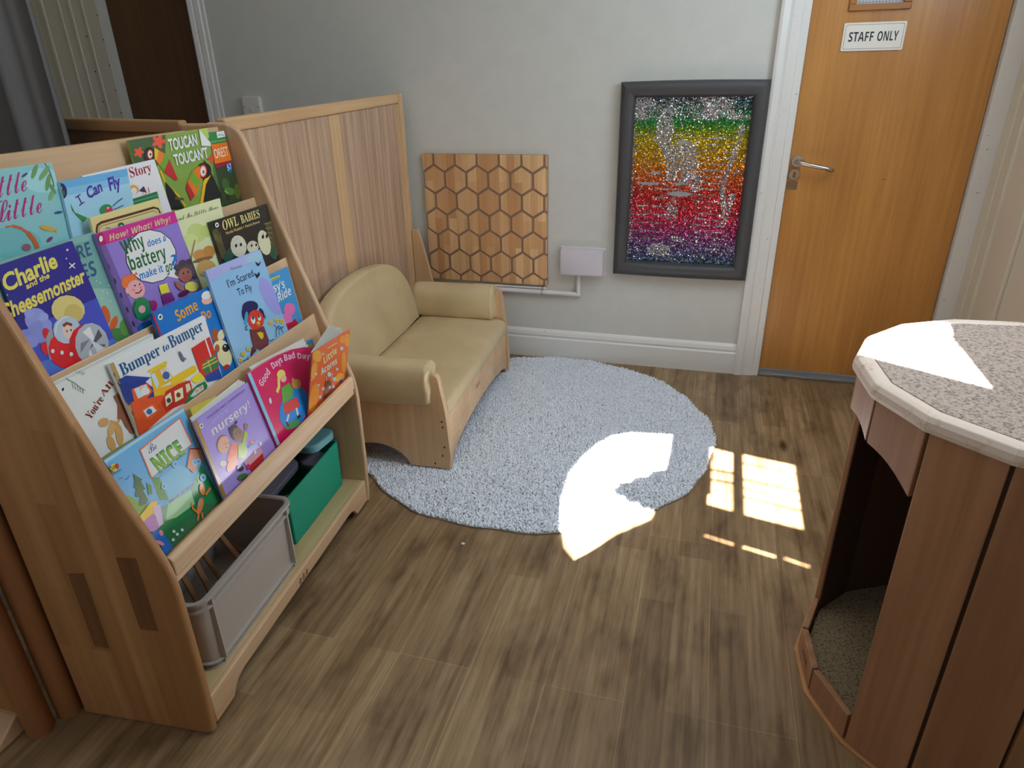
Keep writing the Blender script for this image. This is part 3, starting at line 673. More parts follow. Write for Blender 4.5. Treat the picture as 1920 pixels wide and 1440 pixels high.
# ------------------------------------------------------------------ book display
BOOKS = [
(4,0,0.009,[348,-300],[(0,0),(2447,0),(2818,2166),(52,2200)],(130,185,190),(225,222,210),[('p',(150,200,205),[2791,2010,2671,2058,2447,2086,2226,2066,2051,2003,1952,1910,1946,1803,2034,1702,2204,1626,2424,1591,2653,1605,2726,1628]),('p',(110,175,180),[1761,812,1620,955,1378,1068,1088,1129,809,1129,592,1072,474,970,472,840,588,706,806,591,1089,519,1384,506,1628,560,1764,670]),('t',(165,35,110),'Little','script',[851,1653,1104,59,178,447]),('t',(165,35,110),'Little','script',[955,1225,1138,17,146,433]),('p',(50,75,130),[2118,2042,2091,2041,2053,2034,2013,2020,1978,2004,1955,1987,1949,1974,1961,1967,1988,1968,2026,1975,2066,1989,2101,2005,2124,2022,2130,2035]),('p',(50,75,130),[2568,1170,2539,1181,2495,1189,2445,1191,2398,1188,2364,1179,2349,1167,2356,1154,2385,1142,2428,1135,2479,1132,2526,1136,2561,1144,2576,1156]),('p',(90,75,70),[2617,2168,2666,2041,2689,2043,2642,2168]),('p',(90,75,70),[2666,2041,2648,1853,2671,1849,2689,2043]),('p',(90,75,70),[2648,1853,2613,1710,2634,1699,2671,1849]),('p',(90,75,70),[2613,1710,2480,1537,2499,1523,2634,1699]),('p',(95,140,85),[2399,2075,2435,2126,2444,2160,2424,2170,2381,2153,2321,2113,2259,2059,2205,2001,2170,1950,2161,1917,2179,1907,2222,1924,2281,1962,2344,2017]),('p',(105,150,90),[2640,1998,2699,2051,2722,2089,2706,2105,2652,2095,2573,2062,2485,2012,2404,1956,2347,1905,2324,1867,2340,1851,2392,1860,2469,1892,2558,1942]),('p',(95,140,85),[2616,1842,2646,1903,2649,1940,2626,1947,2582,1922,2524,1870,2464,1801,2415,1730,2386,1670,2382,1632,2404,1625,2449,1650,2506,1701,2566,1770]),('p',(110,155,95),[2562,1558,2590,1601,2595,1630,2577,1639,2539,1627,2489,1597,2437,1554,2392,1506,2365,1464,2360,1436,2377,1426,2415,1437,2465,1468,2517,1511]),('p',(95,140,85),[2596,1708,2577,1746,2555,1763,2535,1759,2522,1732,2517,1689,2522,1638,2536,1588,2555,1551,2577,1532,2597,1537,2610,1564,2615,1607,2610,1659]),('p',(190,100,55),[1128,1117,1289,1104,1291,1135,1130,1148]),('p',(190,100,55),[1277,1093,1428,1018,1463,1064,1303,1145]),('p',(190,100,55),[1428,1018,1525,905,1569,943,1463,1064]),('p',(185,95,50),[1495,903,1554,758,1662,784,1599,944]),('p',(185,95,50),[1554,758,1561,647,1672,631,1662,784]),('p',(185,95,50),[1561,647,1515,516,1621,480,1672,631]),('p',(200,160,70),[2184,872,2155,907,2101,944,2033,975,1965,994,1910,999,1879,987,1877,962,1905,928,1958,891,2025,860,2094,840,2150,835,2183,847]),('p',(200,160,70),[2213,772,2287,874,2173,854]),('p',(120,60,110),[2054,732,2024,735,1985,729,1944,715,1911,697,1890,678,1886,661,1901,650,1931,647,1970,653,2010,667,2045,685,2065,705,2069,722]),('p',(140,90,100),[1480,672,1464,702,1430,724,1385,735,1338,731,1298,715,1273,688,1268,657,1283,628,1317,605,1361,594,1409,597,1449,613,1475,640])],'teal picture book with magenta script lettering and a curling orange tail,top pocket far left',0),
(4,0,0.007,[3610,-300],[(0,0),(2649,0),(2690,1869),(217,1791)],(215,212,215),(225,222,210),[('t',(140,20,40),'Story','serif',[1647,1548,807,46,33,232]),('t',(140,20,40),'s','serif',[1465,1532,113,16,40,141]),('p',(225,150,60),[1779,1291,1749,1336,1688,1369,1607,1381,1524,1371,1454,1341,1411,1297,1404,1247,1432,1202,1492,1169,1572,1156,1656,1165,1728,1195,1772,1240]),('p',(215,212,215),[1699,1257,1686,1289,1653,1310,1607,1317,1558,1308,1515,1285,1487,1253,1478,1217,1491,1185,1524,1163,1569,1156,1618,1165,1662,1188,1690,1220]),('p',(60,45,90),[1749,1211,2002,1123,1978,1302]),('p',(225,180,160),[1977,1128,1962,1146,1935,1159,1900,1164,1864,1162,1835,1151,1818,1135,1816,1116,1830,1099,1857,1086,1892,1080,1928,1083,1957,1093,1975,1109]),('p',(200,60,60),[2095,1245,2075,1115,2105,1110,2126,1240]),('p',(35,110,70),[1253,648,2276,447,2376,1107,1420,1071]),('p',(70,150,100),[1399,976,2369,1000,2380,1032,1402,1010])],'white picture book with dark red serif title,behind the light blue hummingbird book',0),
(4,80,0.007,[2710,-300],[(0,0),(1987,0),(2444,1772),(379,1758)],(150,195,220),(225,222,210),[('p',(95,160,205),[346,1604,2388,1602,2444,1772,379,1758]),('p',(120,178,212),[314,1460,2346,1440,2388,1602,346,1604]),('t',(65,40,140),'I','mono',[627,1193,184,53,-31,238]),('t',(65,40,140),'Can','hand',[942,1295,502,107,35,234]),('t',(65,40,140),'Fly','hand',[1653,1369,390,32,62,275]),('p',(30,29,90),[476,1638,452,1696,401,1728,372,1728,304,1410,309,1410,377,1440,435,1496,470,1567]),('p',(40,90,70),[400,1543,397,1570,381,1587,356,1591,342,1586,313,1452,339,1461,368,1483,389,1512]),('p',(210,220,220),[369,1637,365,1650,357,1656,346,1605,355,1610,365,1623]),('p',(60,130,70),[390,1139,462,990,556,853,711,921,440,1091,419,1288]),('p',(40,130,75),[1509,1052,1452,1089,1369,1105,1277,1098,1195,1070,1137,1025,1115,973,1133,923,1188,886,1270,868,1362,874,1446,902,1506,948,1528,1001]),('p',(205,45,85),[1523,964,1504,996,1465,1020,1413,1029,1359,1023,1312,1003,1284,973,1278,939,1296,907,1335,883,1386,873,1441,879,1488,899,1517,929]),('p',(225,225,228),[1422,1019,1419,1027,1412,1033,1402,1035,1390,1032,1380,1026,1373,1018,1370,1009,1373,1000,1380,995,1391,993,1402,995,1412,1001,1419,1009]),('p',(60,80,110),[1559,1015,1756,1083,1749,1106,1551,1037]),('p',(60,80,110),[1756,1083,1949,1138,1942,1161,1749,1106]),('p',(60,80,110),[1542,935,1714,956,1711,977,1539,956]),('p',(60,80,110),[1714,956,1889,977,1887,998,1711,977])],'light blue picture book with purple hand-lettered title and a hummingbird,top pocket',0),
(4,-80,0.006,[5426,-300],[(0,0),(3123,0),(3564,2440),(295,2391)],(120,150,65),(225,222,210),[('p',(55,85,50),[192,1552,647,1489,1472,1971,1714,2411,295,2391]),('p',(70,100,60),[3168,1142,2408,405,3171,267,3443,1770]),('p',(215,75,50),[1650,2270,1622,2291,1572,2306,1512,2311,1452,2306,1405,2292,1379,2271,1381,2248,1408,2226,1457,2212,1518,2206,1578,2211,1626,2225,1652,2246]),('p',(215,75,50),[1398,2107,1428,2133,1446,2169,1447,2206,1432,2239,1402,2259,1366,2264,1329,2252,1298,2225,1281,2190,1280,2153,1295,2120,1324,2100,1360,2095]),('p',(215,75,50),[1108,2174,1153,2169,1212,2176,1271,2193,1321,2218,1350,2245,1352,2268,1328,2284,1282,2289,1224,2281,1164,2264,1116,2239,1087,2213,1084,2190]),('p',(215,75,50),[1175,2374,1173,2345,1192,2315,1228,2288,1273,2272,1320,2268,1358,2278,1380,2300,1382,2329,1363,2360,1327,2386,1281,2403,1246,2405,1231,2405,1197,2396]),('p',(215,75,50),[1435,2408,1413,2395,1375,2361,1354,2326,1353,2297,1374,2280,1413,2278,1460,2291,1508,2318,1547,2352,1568,2387,1568,2410]),('p',(215,75,50),[699,2083,679,2098,646,2109,604,2114,563,2111,530,2100,513,2086,513,2069,532,2053,565,2042,607,2038,648,2041,681,2051,699,2066]),('p',(215,75,50),[526,1969,548,1987,560,2013,561,2040,551,2064,532,2079,506,2082,480,2074,459,2055,447,2029,445,2002,456,1979,475,1964,500,1960]),('p',(215,75,50),[330,2018,361,2014,402,2018,443,2031,478,2048,498,2067,500,2084,484,2096,452,2100,411,2095,370,2083,336,2065,316,2046,314,2029]),('p',(215,75,50),[378,2160,376,2139,389,2117,413,2098,444,2085,476,2082,503,2089,518,2105,520,2126,507,2148,483,2168,451,2180,420,2183,393,2176]),('p',(215,75,50),[605,2202,572,2192,538,2173,512,2149,497,2124,496,2103,510,2090,537,2088,570,2097,603,2116,630,2141,645,2166,645,2187,631,2200]),('p',(200,70,50),[3416,1625,3397,1624,3357,1614,3336,1598,3337,1579,3362,1562,3403,1549]),('p',(200,70,50),[3296,1469,3330,1485,3358,1509,3375,1539,3376,1567,3362,1588,3336,1598,3302,1595,3268,1579,3240,1555,3223,1525,3222,1498,3236,1477,3262,1466]),('p',(200,70,50),[3109,1606,3133,1589,3174,1576,3225,1570,3275,1572,3315,1582,3336,1598,3334,1616,3309,1634,3268,1646,3217,1652,3167,1650,3128,1640,3107,1624]),('p',(200,70,50),[3376,1726,3341,1710,3313,1686,3297,1656,3295,1629,3309,1608,3336,1598,3369,1601,3404,1616,3417,1628,3434,1720,3409,1729]),('p',(25,25,29),[1088,2037,1065,2113,997,2161,900,2170,792,2141,695,2079,628,1996,602,1908,624,1833,689,1784,785,1773,894,1801,993,1863,1062,1948]),('p',(215,90,50),[991,2038,983,2080,954,2106,908,2111,855,2094,806,2058,769,2011,753,1961,760,1919,789,1893,834,1888,887,1905,937,1941,974,1988]),('p',(225,225,228),[955,2029,951,2060,931,2079,900,2082,863,2069,827,2042,801,2007,788,1971,792,1940,811,1921,843,1917,880,1930,915,1957,942,1992]),('p',(25,25,29),[919,2005,916,2018,906,2026,892,2027,876,2022,861,2011,850,1997,845,1983,848,1970,857,1962,871,1961,888,1966,903,1976,914,1990]),('p',(240,180,25),[978,1869,1054,1793,1287,2026,1113,2141]),('p',(225,110,35),[1008,1798,1095,1676,1426,1953,1237,2062]),('p',(100,150,40),[1089,1690,1147,1511,1526,1806,1426,1953]),('p',(175,40,40),[1138,1521,1476,1244,1586,1266,1526,1806]),('p',(240,170,30),[1005,1568,1033,1212,1092,1241,1071,1573]),('p',(240,170,30),[1033,1212,1357,855,1412,892,1092,1241]),('p',(240,170,30),[1357,855,1490,551,1550,577,1412,892]),('p',(25,25,29),[857,590,1472,477,1250,1036,1064,1295]),('p',(25,25,29),[2560,979,2141,453,3130,275,3234,621,3098,1252,2894,1501]),('p',(240,170,30),[2962,1265,2609,1057,2686,974,3020,1167]),('p',(240,170,30),[2609,1057,2160,528,2247,454,2686,974]),('p',(25,25,29),[3158,1392,3104,1477,2991,1533,2842,1551,2688,1527,2559,1467,2478,1383,2460,1290,2510,1207,2618,1149,2765,1128,2921,1150,3055,1210,3140,1296]),('p',(215,75,50),[2946,1384,2929,1448,2877,1489,2800,1499,2713,1475,2634,1424,2577,1355,2555,1282,2570,1218,2621,1177,2697,1167,2784,1189,2865,1240,2923,1310]),('p',(225,225,228),[2885,1373,2877,1420,2842,1450,2790,1457,2729,1439,2673,1400,2632,1348,2613,1293,2622,1246,2655,1216,2707,1208,2768,1226,2825,1265,2867,1317]),('p',(90,90,90),[2806,1324,2803,1343,2790,1356,2769,1358,2744,1351,2721,1335,2705,1314,2697,1291,2700,1272,2714,1260,2735,1257,2759,1264,2782,1280,2799,1301]),('p',(25,25,29),[2948,1507,2938,1570,2952,1617,2902,1518]),('p',(25,25,29),[2938,1570,2993,1474,3033,1500,2952,1617]),('p',(225,110,35),[2679,1493,2303,1406,1948,1167,1808,658,2166,794,2520,1133]),('p',(100,150,40),[2288,1408,2058,1223,2241,929,2469,1116]),('p',(175,40,40),[1921,1147,1778,1001,1803,650,2044,765]),('p',(90,70,50),[1202,798,1532,709,1550,776,1220,865]),('t',(235,235,225),'TOUCAN','hand',[1633,1999,1251,39,70,288]),('t',(235,235,225),"TOUCAN'T",'hand',[1661,1619,1537,44,45,271]),('p',(165,190,90),[3377,2138,3515,2199,3564,2440,3165,2434]),('p',(215,215,215),[3044,1998,3474,1944,3491,2040,3158,2434,3154,2434])],'green picture book with two cartoon toucans and a folded white corner,top pocket',0),
(4,-150,0.006,[7379,-300],[(0,0),(2346,0),(2511,2306),(576,2346)],(45,65,40),(225,222,210),[('p',(40,120,60),[679,2009,2489,1991,2511,2306,576,2346]),('p',(215,110,30),[1571,1450,2440,1454,2457,1547,2488,1985,1673,1986]),('p',(150,25,55),[1582,1331,2432,1358,2440,1454,1580,1443]),('t',(240,225,205),'OREST','thin',[1665,1589,719,19,34,257]),('t',(150,190,140),'TO KNOW FOR SENIORS','thin',[1593,2024,887,2,8,53]),('p',(215,218,215),[2074,2126,2499,2139,2511,2305,2110,2302]),('p',(110,120,120),[2140,2178,2237,2204,2236,2224,2135,2197]),('p',(110,120,120),[2237,2204,2357,2191,2361,2210,2236,2224]),('p',(110,120,120),[2357,2191,2447,2162,2453,2181,2361,2210]),('p',(16,95,165),[2334,1320,2309,1377,2262,1410,2203,1413,2144,1386,2096,1334,2068,1269,2066,1201,2091,1145,2137,1111,2195,1107,2255,1133,2304,1185,2332,1252]),('t',(225,225,228),'5-7','bold',[2088,1183,211,31,25,121]),('p',(55,95,45),[1956,882,1930,950,1872,997,1793,1012,1709,993,1637,944,1590,875,1577,799,1601,732,1657,685,1735,668,1820,686,1894,734,1943,805]),('p',(70,115,50),[2108,606,2049,660,1951,703,1834,727,1721,728,1634,706,1590,666,1596,615,1652,562,1747,519,1863,493,1978,491,2069,512,2115,554]),('p',(150,180,90),[1756,579,1742,598,1716,620,1684,641,1652,658,1626,666,1612,665,1612,654,1626,636,1651,614,1684,593,1716,576,1742,567,1756,568]),('p',(80,90,40),[2394,664,2389,703,2346,758,2279,771,2201,741,2128,673,2074,582,2049,485,2058,400,2099,345,2166,330,2244,359,2318,426,2374,519,2387,570]),('p',(50,40,35),[1801,460,1785,491,1753,513,1711,522,1667,517,1631,498,1609,469,1606,437,1621,406,1653,384,1695,374,1738,380,1775,398,1797,427])],'narrow book with orange title band and blue age badge,top pocket beside right panel',0),
(3,-145,0.006,[2704,-300],[(0,0),(2760,0),(2828,2941),(522,2904)],(210,195,135),(225,222,210),[('p',(85,45,35),[549,2480,591,2606,543,2631,498,2497]),('p',(85,45,35),[591,2606,657,2689,630,2735,543,2631]),('p',(85,45,35),[657,2689,785,2720,783,2774,630,2735]),('p',(85,45,35),[785,2720,1643,2724,1642,2778,783,2774]),('p',(85,45,35),[1643,2724,2559,2731,2562,2784,1642,2778]),('p',(85,45,35),[2559,2731,2675,2682,2716,2717,2562,2784]),('p',(85,45,35),[2675,2682,2681,2584,2735,2590,2716,2717]),('p',(120,90,60),[595,2530,672,2651,664,2663,582,2538]),('p',(120,90,60),[672,2651,802,2672,802,2686,664,2663]),('p',(120,90,60),[802,2672,1605,2674,1605,2689,802,2686]),('p',(120,90,60),[1605,2674,2522,2680,2523,2695,1605,2689]),('p',(120,90,60),[2522,2680,2602,2622,2610,2634,2523,2695]),('p',(30,95,60),[1410,2582,1394,2608,1363,2628,1320,2636,1276,2633,1239,2617,1216,2593,1211,2566,1226,2540,1258,2520,1300,2511,1344,2515,1381,2530,1405,2554]),('p',(210,195,135),[1351,2562,1344,2572,1329,2580,1311,2583,1292,2583,1276,2577,1266,2568,1265,2558,1273,2548,1287,2540,1306,2536,1325,2537,1341,2542,1350,2551]),('p',(90,70,60),[827,2586,888,2603,890,2618,823,2601]),('p',(90,70,60),[888,2603,964,2567,970,2581,890,2618])],'cream book with brown border,mostly hidden behind the purple speech-bubble book',0),
(3,-80,0.006,[300,-300],[(0,0),(2724,0),(2813,2607),(0,2580)],(110,160,155),(225,222,210),[('p',(125,170,163),[361,2465,2809,2481,2813,2607,409,2557]),('p',(135,178,165),[1672,339,2727,110,2769,1321,1942,1571]),('t',(40,85,120),'RE','bold',[2141,2147,385,17,53,280]),('t',(40,85,120),'ES','bold',[2069,1727,381,9,54,305]),('p',(170,200,190),[2381,1623,2378,1630,2372,1635,2363,1638,2354,1637,2345,1633,2340,1627,2338,1620,2341,1613,2347,1608,2356,1605,2365,1606,2374,1610,2379,1616]),('p',(170,200,190),[2457,1365,2454,1372,2448,1378,2439,1380,2429,1380,2421,1376,2415,1370,2414,1363,2416,1356,2423,1350,2432,1348,2441,1348,2450,1352,2455,1358]),('p',(170,200,190),[2535,1102,2532,1109,2526,1114,2516,1117,2507,1117,2498,1113,2492,1107,2491,1100,2494,1093,2500,1087,2509,1084,2519,1084,2528,1088,2533,1094]),('p',(170,200,190),[2332,1230,2329,1237,2323,1242,2314,1245,2304,1245,2296,1241,2290,1235,2289,1228,2291,1221,2298,1215,2307,1212,2316,1213,2324,1216,2330,1222]),('p',(170,200,190),[2658,1430,2655,1438,2649,1443,2639,1446,2630,1445,2621,1441,2615,1435,2614,1428,2617,1421,2623,1415,2632,1413,2642,1413,2651,1417,2656,1423]),('p',(170,200,190),[2739,1165,2736,1172,2729,1178,2720,1181,2710,1180,2701,1177,2696,1170,2694,1163,2697,1156,2704,1150,2713,1147,2723,1147,2732,1151,2738,1157]),('p',(170,200,190),[2453,1553,2450,1560,2444,1566,2435,1568,2425,1568,2417,1564,2412,1558,2410,1551,2413,1544,2419,1538,2428,1536,2438,1536,2446,1540,2452,1546]),('p',(170,200,190),[2531,1293,2528,1300,2521,1306,2512,1309,2502,1308,2494,1305,2488,1298,2487,1291,2489,1284,2496,1279,2505,1276,2515,1276,2523,1280,2529,1286]),('p',(190,90,45),[2360,952,2339,1025,2298,1069,2246,1074,2192,1042,2148,977,2122,893,2119,805,2139,732,2180,687,2232,680,2286,713,2330,778,2357,864]),('p',(190,90,45),[2487,634,2519,692,2518,738,2485,762,2426,760,2355,732,2284,685,2227,628,2196,571,2197,526,2229,501,2286,503,2358,529,2429,576]),('p',(70,125,70),[2645,315,2583,396,2472,468,2336,518,2201,537,2093,520,2033,473,2030,404,2087,326,2193,254,2328,201,2467,180,2580,195,2644,243]),('p',(90,140,70),[2745,605,2683,627,2601,615,2524,569,2468,498,2442,416,2451,338,2495,281,2565,254,2648,265,2726,311,2735,322])],'teal book with dark blue capitals,behind the navy spaceship book',0),
(3,0,0.0075,[305,-300],[(0,0),(2120,0),(2088,2566),(202,2505)],(40,42,130),(225,222,210),[('p',(60,75,175),[14,179,2118,190,2108,946,2092,1297,102,1266]),('p',(75,110,195),[14,178,2118,152,2117,200,2105,345,48,594]),('t',(235,205,95),'Charlie','hand',[169,2021,1334,146,43,307]),('t',(225,195,100),'and the','hand',[610,1948,598,70,20,107]),('t',(230,200,95),'Cheesemonster','hand',[-139,1544,2153,159,58,285]),('p',(135,145,205),[769,1378,742,1472,670,1542,569,1576,458,1567,360,1518,293,1438,268,1344,292,1252,360,1180,460,1143,572,1150,674,1198,745,1280]),('p',(125,135,200),[757,1115,722,1214,639,1291,525,1331,403,1327,297,1282,227,1203,206,1107,237,1011,315,934,427,890,551,890,661,934,735,1015]),('p',(120,132,200),[317,1136,297,1197,246,1245,176,1270,102,1269,81,1011,116,997,192,997,259,1025,304,1074]),('p',(140,150,208),[542,1513,529,1551,497,1580,452,1595,404,1593,362,1574,334,1543,325,1504,338,1467,369,1438,414,1422,462,1424,505,1443,533,1474]),('p',(145,155,212),[806,1346,793,1387,760,1419,713,1435,663,1432,618,1410,587,1375,577,1333,589,1292,622,1261,668,1244,719,1247,764,1268,795,1303]),('p',(128,138,204),[378,1004,356,1061,307,1106,239,1131,168,1132,106,1108,88,1089,77,953,122,909,189,883,262,881,325,904,367,948]),('p',(135,145,208),[809,1187,801,1233,773,1267,730,1282,681,1276,635,1249,602,1208,588,1160,595,1114,623,1080,666,1064,715,1070,762,1096,795,1138]),('p',(60,55,80),[1544,1599,1532,1620,1508,1637,1477,1646,1444,1647,1417,1638,1400,1621,1397,1601,1408,1580,1432,1562,1464,1553,1496,1552,1524,1561,1541,1578]),('p',(205,190,120),[1705,1240,1674,1379,1568,1500,1410,1578,1233,1600,1072,1563,956,1475,906,1354,931,1222,1028,1102,1180,1019,1359,990,1528,1023,1653,1112]),('p',(190,170,100),[1624,1196,1595,1280,1523,1345,1424,1378,1317,1372,1224,1330,1162,1260,1142,1175,1169,1092,1237,1027,1335,992,1443,995,1539,1037,1604,1109]),('p',(200,35,50),[680,1074,659,1116,626,1141,587,1143,550,1121,523,1081,509,1030,513,978,533,935,566,909,604,907,642,928,670,969,684,1021]),('p',(200,35,50),[511,832,492,879,460,907,421,909,385,886,357,842,343,786,346,729,365,681,397,653,435,650,472,673,501,717,515,774]),('p',(140,150,155),[410,537,589,462,770,1127,531,947]),('p',(205,35,45),[1196,714,1095,851,943,931,772,941,614,880,500,762,448,609,470,449,562,312,708,225,881,206,1047,263,1170,385,1223,547]),('p',(170,185,205),[1408,944,1368,1067,1268,1161,1130,1209,982,1202,852,1144,765,1045,737,926,772,807,866,712,1001,659,1152,660,1288,717,1380,819]),('p',(225,190,180),[1215,963,1180,1022,1126,1056,1064,1059,1006,1030,963,976,943,907,951,836,985,776,1038,741,1101,737,1160,765,1204,820,1224,891]),('p',(120,60,40),[1025,1006,1124,1029,1140,1090,1012,1068]),('p',(120,60,40),[1124,1029,1210,957,1249,1006,1140,1090]),('p',(60,40,45),[1073,913,1072,923,1067,929,1060,932,1051,930,1042,925,1035,916,1032,906,1033,897,1038,890,1045,888,1054,889,1063,895,1069,904]),('p',(60,40,45),[1174,902,1174,911,1169,918,1161,920,1152,919,1143,913,1137,904,1133,894,1134,885,1139,878,1147,876,1156,877,1164,883,1171,892]),('p',(225,230,240),[787,951,888,1098,875,1116,769,964]),('p',(225,230,240),[888,1098,1075,1175,1070,1196,875,1116]),('p',(225,230,240),[1075,1175,1219,1166,1220,1188,1070,1196]),('p',(190,30,40),[1888,546,1796,741,1624,871,1410,914,1196,865,1023,736,921,552,908,346,987,156,1147,18,1215,0,1575,0,1582,1,1769,132,1879,328]),('p',(165,170,180),[1947,549,1868,733,1717,855,1525,893,1333,844,1175,718,1080,541,1065,344,1133,165,1275,36,1412,0,1530,0,1664,28,1834,155,1935,342]),('p',(90,95,105),[1611,399,1618,153,1823,316]),('p',(215,218,225),[1387,372,1231,150,1409,89]),('p',(120,125,135),[1491,563,1237,570,1136,382]),('p',(225,228,235),[1610,397,1621,809,1386,759]),('p',(80,85,95),[1385,373,1832,513,1806,682]),('p',(200,205,212),[1493,563,1547,111,1776,246]),('p',(200,210,215),[593,672,590,689,579,702,563,708,545,707,528,698,515,683,510,665,513,647,524,634,540,628,558,629,575,638,587,654]),('p',(200,210,215),[773,565,770,582,759,596,743,602,724,601,707,592,694,576,689,558,692,541,703,527,719,520,738,522,756,531,768,546]),('p',(200,210,215),[960,455,956,473,945,486,928,493,909,492,891,483,878,467,873,449,876,431,888,417,904,410,924,411,942,420,955,436]),('p',(225,225,228),[1761,2160,1846,2025,1866,2038,1781,2172]),('p',(225,225,228),[1723,2057,1912,2119,1905,2141,1716,2079]),('p',(225,225,228),[1886,2427,1883,2436,1874,2443,1862,2446,1849,2445,1837,2439,1829,2430,1827,2420,1831,2411,1839,2404,1852,2401,1865,2402,1876,2408,1884,2417]),('p',(225,225,228),[1767,2269,1765,2275,1759,2280,1751,2282,1742,2281,1735,2277,1730,2271,1728,2265,1730,2258,1736,2254,1744,2252,1753,2253,1761,2256,1766,2262]),('p',(225,225,228),[175,1972,172,1981,165,1988,160,1989,157,1951,166,1955,172,1963])],'navy picture book with yellow title and a red toy spaceship',0),
